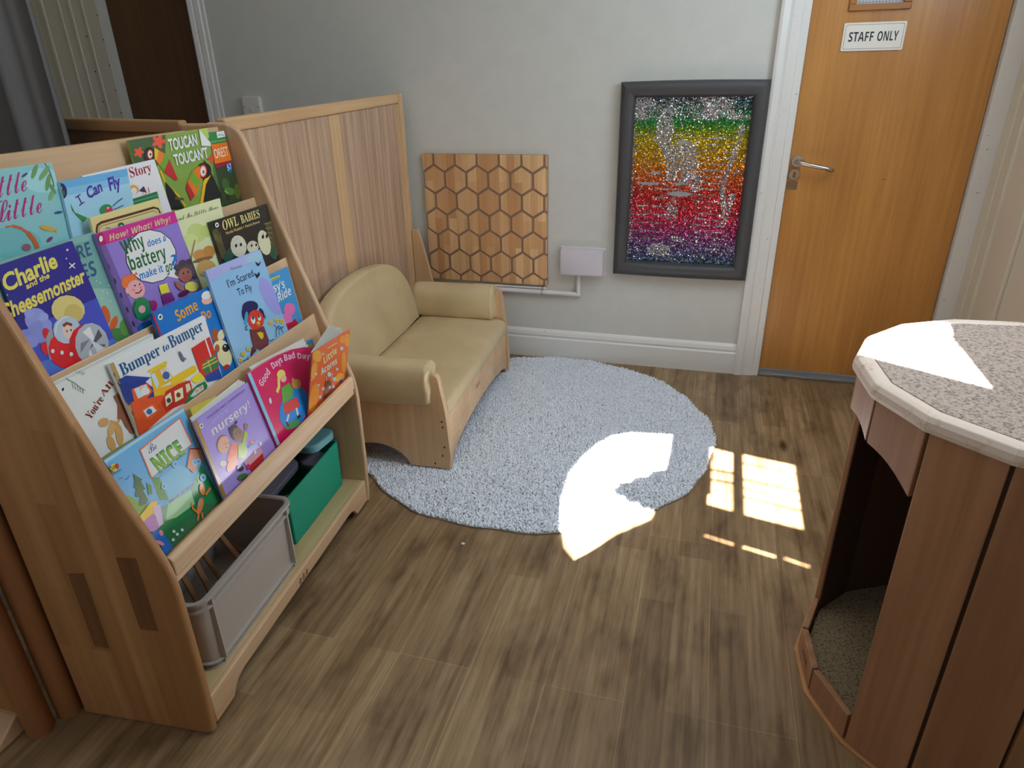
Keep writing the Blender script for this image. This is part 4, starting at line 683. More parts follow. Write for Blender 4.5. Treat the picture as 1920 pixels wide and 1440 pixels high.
(3,40,0.0113,[2964,-300],[(0,0),(2691,0),(2747,2568),(55,2571)],(135,115,190),(225,222,210),[('p',(190,40,130),[50,2300,2724,2288,2746,2515,2747,2568,1067,2570,55,2565]),('p',(105,85,150),[5,225,279,194,207,2304,49,2293]),('p',(160,30,95),[49,2293,232,2307,235,2571,156,2571,55,2566]),('t',(190,185,130),'How? What? Why?','boldi',[356,2340,2141,9,24,134]),('p',(25,25,29),[2257,1958,2026,2192,1681,2324,1296,2336,945,2230,691,2033,572,1779,611,1514,804,1283,1123,1130,1512,1092,1894,1183,2185,1390,2316,1669]),('p',(25,25,29),[2104,941,1903,1245,1599,1230]),('p',(215,215,222),[2230,1951,2007,2178,1673,2307,1299,2319,959,2217,711,2024,596,1778,634,1520,821,1295,1131,1147,1508,1111,1879,1199,2160,1400,2287,1671]),('p',(215,215,222),[2073,971,2005,1292,1556,1217]),('t',(25,95,55),'Why','bold',[626,1955,732,33,-20,309]),('t',(20,110,180),'does a','bold',[1413,1951,670,1,26,149]),('t',(25,95,55),'battery','bold',[638,1577,1272,-23,29,313]),('t',(20,110,180),'make it','bold',[793,1310,823,-21,27,171]),('t',(25,95,55),'go','bold',[1704,1235,245,12,29,159]),('t',(20,110,180),'?','bold',[1945,1238,260,0,76,357]),('p',(225,110,60),[692,1419,620,1477,515,1511,400,1513,296,1483,224,1429,196,1359,218,1289,287,1230,389,1195,505,1191,612,1220,688,1275,716,1346]),('p',(225,110,60),[393,1444,386,1546,263,1468]),('p',(225,110,60),[521,1444,509,1539,388,1468]),('p',(225,110,60),[650,1444,633,1532,515,1469]),('p',(225,110,60),[781,1445,759,1525,644,1469]),('p',(230,160,165),[810,1237,734,1315,623,1360,501,1363,390,1325,313,1252,283,1160,306,1066,378,987,487,939,610,933,724,971,805,1044,836,1140]),('p',(90,30,40),[481,1064,603,1041,601,1070,486,1093]),('p',(90,30,40),[603,1041,730,1085,720,1112,601,1070]),('p',(30,125,80),[797,760,741,869,640,941,513,964,386,933,283,856,224,747,219,627,271,519,369,444,495,418,625,446,732,524,794,636]),('p',(230,160,165),[608,685,595,723,563,752,518,767,469,765,426,746,397,714,388,676,400,638,432,609,477,594,526,596,570,614,599,646]),('p',(16,90,160),[788,276,699,335,567,379,419,400,284,396,188,366,148,318,171,260,254,203,382,158,530,134,670,136,772,166,814,216]),('p',(150,30,110),[1023,663,1012,714,976,752,923,769,864,762,810,732,771,686,755,632,765,581,800,543,852,526,912,532,967,562,1007,608]),('p',(230,160,165),[372,1219,367,1249,348,1271,319,1280,286,1274,254,1254,231,1225,221,1193,225,1162,244,1141,273,1132,306,1137,338,1157,361,1186]),('p',(60,30,40),[584,1245,582,1254,575,1260,565,1263,554,1262,544,1257,537,1249,535,1240,537,1231,544,1224,554,1221,565,1222,575,1228,582,1236]),('p',(60,30,40),[736,1233,733,1242,726,1249,716,1252,705,1250,695,1245,688,1237,685,1228,688,1219,695,1212,705,1209,716,1210,726,1216,733,1224]),('p',(235,130,140),[517,1162,508,1176,491,1187,469,1194,446,1195,427,1189,415,1179,413,1165,422,1151,439,1140,461,1133,484,1132,503,1138,515,1148]),('p',(235,130,140),[760,1150,751,1164,734,1176,711,1182,687,1183,668,1177,656,1167,654,1153,663,1139,681,1127,703,1120,727,1119,747,1125,759,1136]),('p',(20,70,50),[377,906,233,761,254,751,394,890]),('p',(20,70,50),[233,761,227,569,250,568,254,751]),('p',(20,70,50),[822,805,761,631,785,623,845,797]),('p',(50,45,70),[38,1777,57,1776,59,1890,41,1891]),('p',(50,45,70),[39,1559,37,1443,69,1442,71,1559]),('p',(50,45,70),[51,1221,49,1103,82,1102,84,1220]),('p',(50,45,70),[63,876,61,756,94,755,97,876]),('p',(50,45,70),[75,525,73,402,107,402,110,524]),('p',(225,220,215),[180,2462,178,2486,163,2503,140,2508,113,2500,88,2482,68,2457,59,2429,62,2405,76,2388,99,2383,126,2390,152,2408,171,2434]),('p',(85,75,85),[2717,1220,2633,1271,2471,1314,2306,1313,2170,1270,2088,1194,2076,1099,2135,1003,2255,924,2415,878,2584,875,2711,913]),('p',(75,65,75),[2714,1064,2705,1061,2676,1033,2671,998,2690,964,2711,950]),('p',(75,65,75),[2712,956,2709,958,2654,973,2598,972,2551,956,2522,929,2516,894,2536,859,2576,832,2630,816,2687,816,2709,823]),('p',(75,65,75),[2520,887,2500,922,2460,949,2407,964,2352,963,2306,948,2278,920,2272,886,2291,852,2330,825,2383,809,2438,809,2485,825,2514,853]),('p',(75,65,75),[2298,978,2279,1012,2240,1038,2189,1053,2135,1052,2090,1037,2062,1009,2056,976,2075,942,2113,915,2164,901,2218,901,2264,916,2293,944]),('p',(75,65,75),[2206,1122,2187,1156,2149,1182,2098,1196,2045,1195,2000,1179,1973,1152,1967,1118,1985,1085,2023,1059,2073,1045,2126,1046,2172,1061,2200,1089]),('p',(75,65,75),[2281,1255,2263,1288,2224,1314,2173,1327,2120,1326,2075,1310,2047,1283,2041,1249,2059,1217,2097,1191,2148,1177,2202,1178,2247,1193,2276,1221]),('p',(75,65,75),[2491,1316,2472,1349,2432,1375,2380,1388,2326,1387,2280,1371,2252,1343,2246,1310,2265,1277,2304,1251,2356,1237,2410,1238,2457,1254,2486,1282]),('p',(75,65,75),[2719,1311,2681,1336,2628,1349,2572,1348,2525,1332,2497,1304,2491,1270,2510,1236,2550,1210,2604,1196,2660,1197,2707,1213,2717,1223]),('p',(75,65,75),[2717,1216,2695,1208,2666,1180,2660,1145,2680,1111,2715,1088]),('p',(150,95,85),[2565,1019,2528,1098,2445,1158,2334,1188,2218,1182,2119,1143,2055,1077,2039,998,2074,921,2153,860,2263,828,2380,832,2483,871,2549,938]),('p',(40,30,35),[2280,1066,2276,1076,2268,1083,2256,1086,2242,1085,2231,1080,2223,1071,2220,1060,2223,1051,2232,1043,2244,1040,2257,1041,2269,1047,2277,1056]),('p',(40,30,35),[2463,1051,2459,1061,2451,1068,2438,1072,2425,1071,2413,1065,2405,1056,2402,1046,2405,1036,2414,1028,2427,1025,2440,1026,2452,1032,2460,1041]),('p',(200,60,70),[2196,938,2275,895,2279,930,2213,969]),('p',(200,60,70),[2275,895,2388,916,2381,950,2279,930]),('p',(215,205,90),[2630,660,2581,722,2491,774,2379,807,2267,814,2176,794,2124,751,2121,694,2167,633,2253,581,2365,547,2479,538,2573,557,2627,601]),('p',(150,95,85),[1994,907,1943,950,1892,969,1852,961,1829,927,1828,874,1850,813,1890,755,1941,711,1992,691,2034,699,2058,733,2058,787,2035,849]),('p',(90,30,60),[2202,636,2138,662,2050,676,1956,676,1873,662,1818,637,1801,606,1825,574,1887,549,1974,534,2069,533,2154,547,2211,572,2228,604]),('p',(225,205,60),[1243,818,1539,786,1565,1008,1273,1030]),('p',(110,35,110),[1196,561,1632,546,1598,758,1232,797])],'purple book with pink banner,white speech bubble and two cartoon children,middle of bookcase',0),
(3,-30,0.007,[5753,-300],[(121,0),(1513,0),(2057,2543),(0,2544)],(205,208,165),(225,222,210),[('t',(75,70,55),'You and Me,Little Bear','scripti',[-448,2300,2290,-2,8,114]),('p',(180,195,120),[1005,1901,942,2008,810,2086,638,2121,461,2107,313,2048,221,1956,202,1848,260,1745,385,1665,554,1626,734,1636,889,1694,987,1789]),('p',(190,205,135),[576,1760,518,1831,410,1887,275,1917,139,1915,31,1884,42,1671,116,1631,250,1599,389,1598,504,1630,571,1688]),('p',(175,190,110),[1314,1843,1262,1914,1160,1968,1030,1995,898,1989,789,1954,725,1894,717,1823,766,1753,864,1698,993,1670,1127,1673,1239,1708,1306,1769]),('p',(150,130,90),[412,1739,146,1467,187,1429,453,1700]),('p',(150,130,90),[146,1467,56,1365,60,1284,187,1429]),('p',(195,140,75),[792,1288,730,1358,617,1416,477,1450,338,1454,227,1427,165,1376,162,1310,220,1242,329,1184,467,1148,609,1142,725,1167,791,1219]),('p',(185,130,65),[1100,1317,1059,1385,975,1438,866,1464,752,1459,656,1424,597,1366,585,1297,623,1229,704,1176,813,1148,928,1152,1027,1187,1088,1245]),('p',(130,95,60),[891,1164,766,1195,587,1220,390,1236,215,1240,95,1231,63,1217,64,1202,89,1184,206,1155,378,1129,575,1112,757,1107,886,1115,934,1136]),('p',(190,150,90),[911,921,842,1027,707,1110,533,1155,357,1153,211,1107,123,1025,109,923,171,820,300,736,470,688,651,686,804,731,897,815]),('p',(150,120,80),[1522,1840,1504,1858,1471,1872,1431,1881,1390,1881,1358,1874,1341,1861,1341,1844,1359,1826,1392,1811,1432,1803,1472,1802,1505,1809,1523,1823])],'cream picture book with thin script title and pale tree,third from left behind purple book',0),
(3,70,0.007,[6795,-300],[(0,0),(2896,0),(3095,2009),(88,2040)],(38,38,34),(225,222,210),[('p',(75,70,45),[105,992,385,1023,328,1843,78,1806,68,1580]),('p',(75,72,50),[2654,394,2939,430,3044,1490,2673,1461]),('p',(120,110,65),[92,1742,105,1541,128,1543,115,1744]),('p',(120,110,65),[162,1688,172,1481,195,1482,185,1689]),('p',(120,110,65),[232,1632,241,1421,264,1421,255,1633]),('p',(120,110,65),[363,1686,309,1361,332,1358,386,1682]),('p',(125,115,65),[2624,1456,3037,1421,3040,1450,2626,1485]),('p',(125,115,65),[2637,1315,3000,1266,3004,1295,2641,1344]),('p',(125,115,65),[2650,1173,2911,1116,2918,1144,2657,1201]),('p',(125,115,65),[2662,1030,2822,966,2833,993,2673,1057]),('p',(125,115,65),[2671,890,2729,820,2752,839,2694,909]),('p',(125,115,65),[2684,762,2641,687,2666,672,2710,747]),('p',(35,75,60),[748,1023,818,1103,821,1171,758,1215,642,1225,497,1201,352,1147,235,1074,168,996,163,929,223,885,335,873,479,896,627,949]),('p',(35,80,60),[2747,687,2669,773,2577,821,2489,820,2423,772,2391,687,2399,581,2446,473,2523,386,2615,336,2704,335,2772,383,2805,470,2796,579]),('t',(225,200,130),'OWL','serif',[553,1710,784,-2,61,263]),('t',(225,200,130),'BABIES','serif',[1491,1714,1025,-13,20,235]),('t',(200,175,110),'Martin Waddell + Patrick Benson','serif',[612,1581,1801,-24,-1,76]),('p',(200,198,175),[1388,1244,1304,1364,1161,1441,990,1461,824,1421,696,1330,628,1206,634,1072,712,953,850,873,1021,848,1191,885,1326,977,1397,1105]),('p',(195,192,170),[1978,984,1930,1063,1831,1124,1702,1154,1568,1147,1455,1106,1385,1040,1371,959,1416,881,1511,820,1639,788,1775,793,1891,833,1964,901]),('p',(200,198,165),[2644,1092,2562,1233,2435,1317,2289,1328,2151,1266,2049,1144,2002,984,2018,818,2095,677,2219,589,2367,573,2508,633,2614,758,2663,922]),('p',(165,160,135),[1273,1087,1283,1037,1309,1042,1299,1092]),('p',(165,160,135),[1002,919,1012,869,1037,874,1028,924]),('p',(165,160,135),[727,1009,736,960,761,965,752,1014]),('p',(165,160,135),[744,1254,752,1205,777,1210,768,1258]),('p',(165,160,135),[1031,1391,1041,1343,1065,1347,1056,1396]),('p',(165,160,135),[1284,1270,1293,1220,1319,1225,1309,1275]),('p',(165,160,135),[1876,916,1887,864,1914,870,1903,922]),('p',(165,160,135),[1686,822,1696,770,1723,776,1712,828]),('p',(165,160,135),[1467,889,1478,838,1504,843,1494,894]),('p',(165,160,135),[1458,1041,1468,990,1494,995,1484,1046]),('p',(165,160,135),[1665,1115,1676,1064,1702,1069,1692,1120]),('p',(165,160,135),[1868,1029,1879,977,1906,983,1895,1035]),('p',(165,160,135),[2553,895,2566,841,2594,848,2582,901]),('p',(165,160,135),[2276,673,2287,619,2316,626,2304,679]),('p',(165,160,135),[2044,756,2056,704,2083,710,2072,762]),('p',(165,160,135),[2107,1049,2118,997,2146,1003,2134,1055]),('p',(165,160,135),[2395,1236,2407,1184,2435,1190,2423,1242]),('p',(165,160,135),[2599,1112,2611,1059,2640,1066,2627,1119]),('p',(25,25,29),[946,1209,941,1228,927,1242,905,1247,881,1242,858,1230,842,1211,836,1190,840,1171,855,1157,876,1152,901,1156,923,1169,939,1188]),('p',(40,40,45),[1184,1184,1180,1204,1165,1217,1143,1223,1118,1218,1095,1205,1078,1186,1072,1165,1076,1146,1091,1132,1113,1127,1138,1131,1161,1144,1178,1163]),('p',(25,25,29),[1671,1033,1667,1049,1653,1061,1634,1065,1612,1062,1592,1052,1579,1036,1574,1019,1578,1003,1591,991,1611,987,1632,990,1652,1000,1666,1016]),('p',(25,25,29),[1912,998,1908,1015,1894,1026,1874,1031,1852,1028,1832,1017,1818,1001,1813,984,1818,968,1831,956,1851,951,1873,954,1893,965,1907,980]),('p',(25,25,29),[2402,1149,2398,1173,2382,1189,2357,1195,2329,1188,2301,1171,2281,1147,2272,1120,2276,1097,2291,1080,2316,1075,2345,1081,2372,1098,2393,1122]),('p',(25,25,29),[2621,1123,2617,1147,2601,1163,2575,1169,2546,1162,2518,1145,2498,1121,2489,1094,2492,1070,2509,1053,2534,1048,2563,1054,2591,1071,2612,1096]),('p',(225,225,228),[422,1922,411,1948,384,1967,347,1974,307,1969,272,1953,249,1928,243,1900,254,1875,280,1856,317,1848,357,1853,392,1869,416,1894]),('p',(25,25,29),[372,1911,377,1923,373,1934,360,1939,342,1940,323,1934,305,1924,292,1912,287,1899,292,1889,304,1883,322,1883,342,1888,360,1898])],'black picture book with gold serif title and three pale fluffy chicks,beside right panel',0),
(2,-90,0.008,[253,-300],[(237,0),(2691,0),(2932,2097),(0,2133)],(212,214,210),(225,222,210),[('p',(195,198,195),[6,2079,2925,2040,2932,2097,0,2133]),('p',(225,225,228),[242,1940,238,1969,221,1992,196,2003,167,2002,140,1988,121,1964,112,1935,117,1906,133,1884,158,1872,187,1873,214,1887,233,1911]),('p',(25,25,29),[205,1933,210,1946,209,1957,201,1965,188,1967,173,1963,159,1954,149,1942,144,1929,145,1918,153,1911,166,1908,180,1912,194,1921]),('p',(110,120,90),[328,2104,477,1935,490,1944,341,2115]),('p',(110,120,90),[477,1935,550,1797,564,1805,490,1944]),('p',(110,120,90),[550,1797,624,1699,637,1709,564,1805]),('p',(100,120,80),[424,1978,393,1856,405,1852,437,1975]),('p',(100,120,80),[463,1923,431,1809,444,1805,475,1920]),('p',(100,120,80),[502,1868,470,1761,482,1758,514,1864]),('p',(100,120,80),[541,1812,508,1714,521,1710,553,1808]),('p',(100,120,80),[581,1756,548,1666,560,1661,593,1751]),('p',(100,120,80),[603,2108,663,2125,617,2125,599,2121]),('p',(100,120,80),[643,2073,725,2096,721,2109,640,2086]),('p',(100,120,80),[684,2039,760,2059,757,2072,681,2051]),('p',(100,120,80),[725,2004,796,2023,792,2036,722,2017]),('t',(125,45,40),"You're",'serif',[461,1102,504,226,-86,153]),('t',(125,45,40),'All','serif',[981,1377,369,135,-69,129]),('p',(150,155,100),[288,146,1434,46,1433,214,576,280,249,270]),('p',(195,150,95),[850,924,815,965,761,994,700,1006,644,998,604,972,588,933,597,889,632,848,685,818,746,806,803,814,844,840,861,879]),('p',(205,160,100),[978,681,1010,740,1011,789,981,819,925,824,855,803,786,760,730,705,698,647,697,599,727,569,781,563,850,583,921,625]),('p',(195,150,90),[778,479,755,545,717,587,672,597,629,573,597,520,581,448,584,372,607,305,645,262,690,251,734,275,767,329,783,402]),('p',(200,155,95),[1076,542,1077,633,1055,692,1014,708,962,678,910,609,868,513,843,410,842,319,863,259,904,241,956,270,1008,340,1051,437]),('p',(195,150,90),[863,839,990,678,1008,733,909,874]),('p',(195,150,90),[990,678,1137,752,1108,803,1008,733]),('p',(140,85,60),[1535,1051,1522,1225,1476,1330,1407,1347,1327,1274,1253,1126,1199,930,1174,725,1185,551,1230,441,1299,419,1380,491,1456,643,1512,843]),('p',(140,85,60),[1212,1292,1229,1075,1324,1050,1310,1298]),('p',(140,85,60),[1229,1075,1079,801,1166,754,1324,1050]),('p',(150,90,65),[1503,471,1497,540,1464,594,1410,622,1347,619,1287,586,1242,530,1219,461,1225,393,1257,339,1310,310,1373,312,1434,344,1481,401])],'white picture book with brown curved title and tan bears,left of the traffic book',0),
(2,-40,0.008,[3238,-300],[(0,0),(2261,0),(2530,2496),(101,2540)],(7,105,185),(225,222,210),[('p',(160,30,40),[78,1957,141,1956,156,2539,101,2540]),('p',(225,225,228),[397,2379,388,2410,365,2433,331,2444,294,2442,261,2426,238,2400,230,2370,238,2340,261,2316,295,2304,332,2307,365,2322,389,2348]),('p',(25,25,29),[350,2370,355,2384,352,2396,341,2404,325,2406,306,2401,288,2391,276,2378,271,2365,274,2353,285,2345,301,2343,320,2348,337,2357]),('t',(240,150,25),'Some','round',[819,2074,856,36,-14,272]),('t',(235,140,30),'Do','round',[1675,1770,371,8,22,245]),('p',(225,170,150),[2304,2295,2226,2335,2125,2354,2021,2350,1935,2324,1882,2280,1874,2227,1911,2176,1987,2136,2087,2116,2192,2119,2281,2145,2335,2189,2343,2243]),('p',(230,225,225),[2306,2401,2237,2434,2148,2450,2057,2446,1980,2423,1933,2385,1925,2341,1958,2298,2024,2265,2113,2248,2205,2251,2284,2274,2332,2312,2340,2357]),('p',(215,215,220),[2458,2296,2502,2238,2528,2483,2527,2492,2513,2496,2333,2500]),('p',(150,80,40),[2106,1332,2079,1409,2027,1461,1958,1477,1888,1455,1829,1400,1794,1321,1788,1236,1813,1159,1864,1106,1932,1088,2004,1109,2064,1165,2100,1244]),('p',(220,205,170),[2327,1200,2339,1258,2316,1308,2262,1340,2189,1347,2110,1328,2043,1288,1999,1234,1987,1177,2009,1127,2062,1095,2134,1087,2213,1105,2282,1145]),('p',(225,210,165),[2286,919,2237,1007,2138,1083,2012,1131,1882,1144,1774,1119,1709,1062,1698,983,1743,897,1837,821,1962,770,2094,755,2206,779,2275,837]),('p',(225,210,160),[2282,731,2212,853,2102,935,1975,962,1855,929,1765,844,1723,723,1735,589,1801,468,1909,383,2037,352,2160,383,2253,469,2297,594]),('p',(150,85,50),[1938,973,1932,1018,1906,1052,1864,1068,1816,1064,1771,1039,1738,999,1723,953,1729,908,1755,873,1796,857,1844,861,1889,886,1923,925]),('p',(25,25,30),[2310,839,2291,888,2246,929,2184,953,2119,956,2062,937,2025,900,2014,853,2033,804,2077,763,2138,739,2204,735,2262,754,2300,791]),('p',(225,225,228),[2191,892,2186,903,2174,913,2159,919,2143,920,2129,917,2121,909,2119,898,2124,887,2136,878,2151,871,2167,870,2181,874,2190,882]),('p',(170,35,40),[2050,401,2004,428,1944,445,1881,449,1828,438,1796,416,1790,386,1812,354,1857,327,1917,309,1980,305,2033,316,2067,339,2073,369])],'bright blue picture book with yellow title and white dog,behind the traffic book',0),
(2,40,0.0074,[1574,-300],[(0,0),(3202,0),(3360,1932),(11,1991)],(218,216,220),(225,222,210),[('p',(165,140,95),[1,243,140,253,133,1982,11,1990]),('p',(60,55,45),[11,1777,14,1680,38,1681,35,1778]),('p',(60,55,45),[19,1545,22,1446,47,1447,44,1546]),('p',(60,55,45),[27,1310,30,1210,55,1211,52,1311]),('p',(60,55,45),[36,1072,39,970,64,971,61,1072]),('p',(60,55,45),[45,830,48,727,73,728,70,830]),('p',(60,55,45),[53,584,56,480,83,481,79,585]),('t',(16,85,130),'Bumper','serif',[206,1617,1287,-10,0,273]),('t',(16,85,130),'to','serif',[1580,1620,220,6,30,177]),('t',(16,85,130),'Bumper','serif',[1861,1612,1302,-5,-13,300]),('p',(235,190,40),[938,1375,1562,1341,1550,1418,912,1442]),('p',(215,170,40),[752,707,905,632,1072,936,1572,924,1496,1345,979,1357]),('p',(225,180,45),[1458,781,2363,773,2451,862,2351,956,1473,994]),('p',(215,165,35),[905,632,1211,580,2101,507,1932,737,1072,936]),('p',(190,210,225),[958,942,1088,1025,1082,1311,959,1319]),('p',(190,215,225),[1267,990,1522,996,1502,1295,1271,1299]),('p',(230,180,150),[1450,1251,1442,1277,1421,1299,1393,1311,1361,1312,1333,1301,1314,1281,1307,1255,1315,1228,1335,1206,1364,1194,1395,1193,1424,1204,1443,1224]),('p',(60,90,150),[1498,1102,1484,1145,1449,1181,1401,1202,1349,1204,1303,1188,1272,1156,1262,1115,1276,1072,1310,1036,1358,1014,1410,1011,1457,1027,1488,1060]),('p',(30,60,140),[141,1370,726,1237,928,1263,290,1593,45,1592]),('p',(25,55,130),[6,1066,423,682,777,695,866,1032,696,1297,43,1505,7,1239]),('p',(215,80,35),[217,971,455,854,825,957,765,1196,284,1258]),('p',(190,215,230),[351,998,713,963,726,1181,349,1237]),('p',(230,180,150),[633,1150,625,1180,603,1204,573,1218,539,1219,509,1208,489,1185,482,1157,489,1127,510,1103,541,1089,574,1087,605,1099,625,1121]),('p',(225,225,228),[750,1033,731,1075,690,1112,638,1136,583,1144,536,1134,507,1107,501,1070,520,1029,559,992,611,967,667,958,714,969,744,995]),('p',(205,75,30),[1,227,790,302,1496,340,1041,759,124,1017,2,287]),('p',(215,90,40),[322,497,468,421,822,480,691,713,327,731]),('p',(200,215,220),[391,509,710,513,640,677,355,693]),('p',(60,90,150),[586,585,575,617,549,644,514,662,477,666,444,657,422,635,416,605,426,574,451,546,486,528,524,524,557,533,579,555]),('p',(180,40,40),[956,363,1666,257,2004,400,2050,684,1658,762,1188,785,931,619]),('p',(215,215,170),[1020,453,1259,482,1312,702,1099,683]),('p',(215,215,170),[1330,422,1636,398,1733,638,1432,670]),('p',(60,60,70),[1233,549,1226,577,1206,600,1177,614,1146,616,1118,605,1099,585,1092,559,1099,531,1119,508,1148,494,1179,492,1208,502,1227,522]),('p',(120,60,50),[1585,528,1577,557,1555,580,1526,594,1493,596,1464,586,1444,565,1438,538,1445,510,1466,487,1496,473,1529,470,1558,480,1578,501]),('p',(210,200,170),[1788,451,1967,468,1987,637,1848,650]),('p',(35,120,70),[1701,189,2431,198,2564,293,2527,441,2233,472,1915,441,1587,245]),('p',(190,200,200),[1966,264,2391,269,2418,387,2127,418,1848,321]),('p',(225,160,130),[2203,338,2191,362,2166,383,2134,399,2101,404,2073,400,2056,385,2053,364,2065,341,2090,319,2122,304,2155,298,2184,303,2201,317]),('p',(225,160,130),[2370,343,2361,365,2341,385,2313,398,2284,401,2259,395,2243,380,2239,359,2248,337,2269,317,2296,304,2325,301,2350,307,2366,322]),('p',(235,200,60),[2650,629,2562,680,2440,716,2309,730,2195,721,2119,689,2095,643,2129,589,2213,539,2333,501,2465,485,2583,493,2662,525,2687,573]),('p',(190,40,35),[2475,698,2602,433,3156,398,3257,728,3254,1383,2486,1362]),('p',(225,225,228),[3040,1405,3022,869,3071,868,3090,1403]),('p',(45,115,65),[2609,587,3207,563,3228,899,2653,878]),('p',(200,170,80),[2587,745,3244,689,3247,724,2590,779]),('p',(200,170,80),[2875,882,2851,552,2886,549,2910,879]),('p',(200,170,80),[2625,811,3218,790,3219,825,2626,845]),('p',(25,70,150),[2610,377,3185,223,3183,520,2554,559]),('p',(45,130,70),[1556,58,3198,109,3214,199,1543,166]),('p',(200,70,30),[15,214,1584,43,1543,166,2,275,1,245]),('p',(85,95,115),[2097,1379,2078,1431,2055,1461,2033,1463,2016,1436,2007,1386,2008,1322,2020,1257,2039,1204,2062,1173,2084,1172,2101,1199,2110,1250,2108,1314]),('p',(100,110,130),[2177,1195,2169,1218,2149,1247,2121,1277,2089,1300,2062,1314,2043,1314,2037,1302,2044,1279,2064,1250,2092,1221,2123,1197,2151,1183,2171,1182])],'white picture book of jammed trucks and cars with blue serif title,third pocket from top',0),
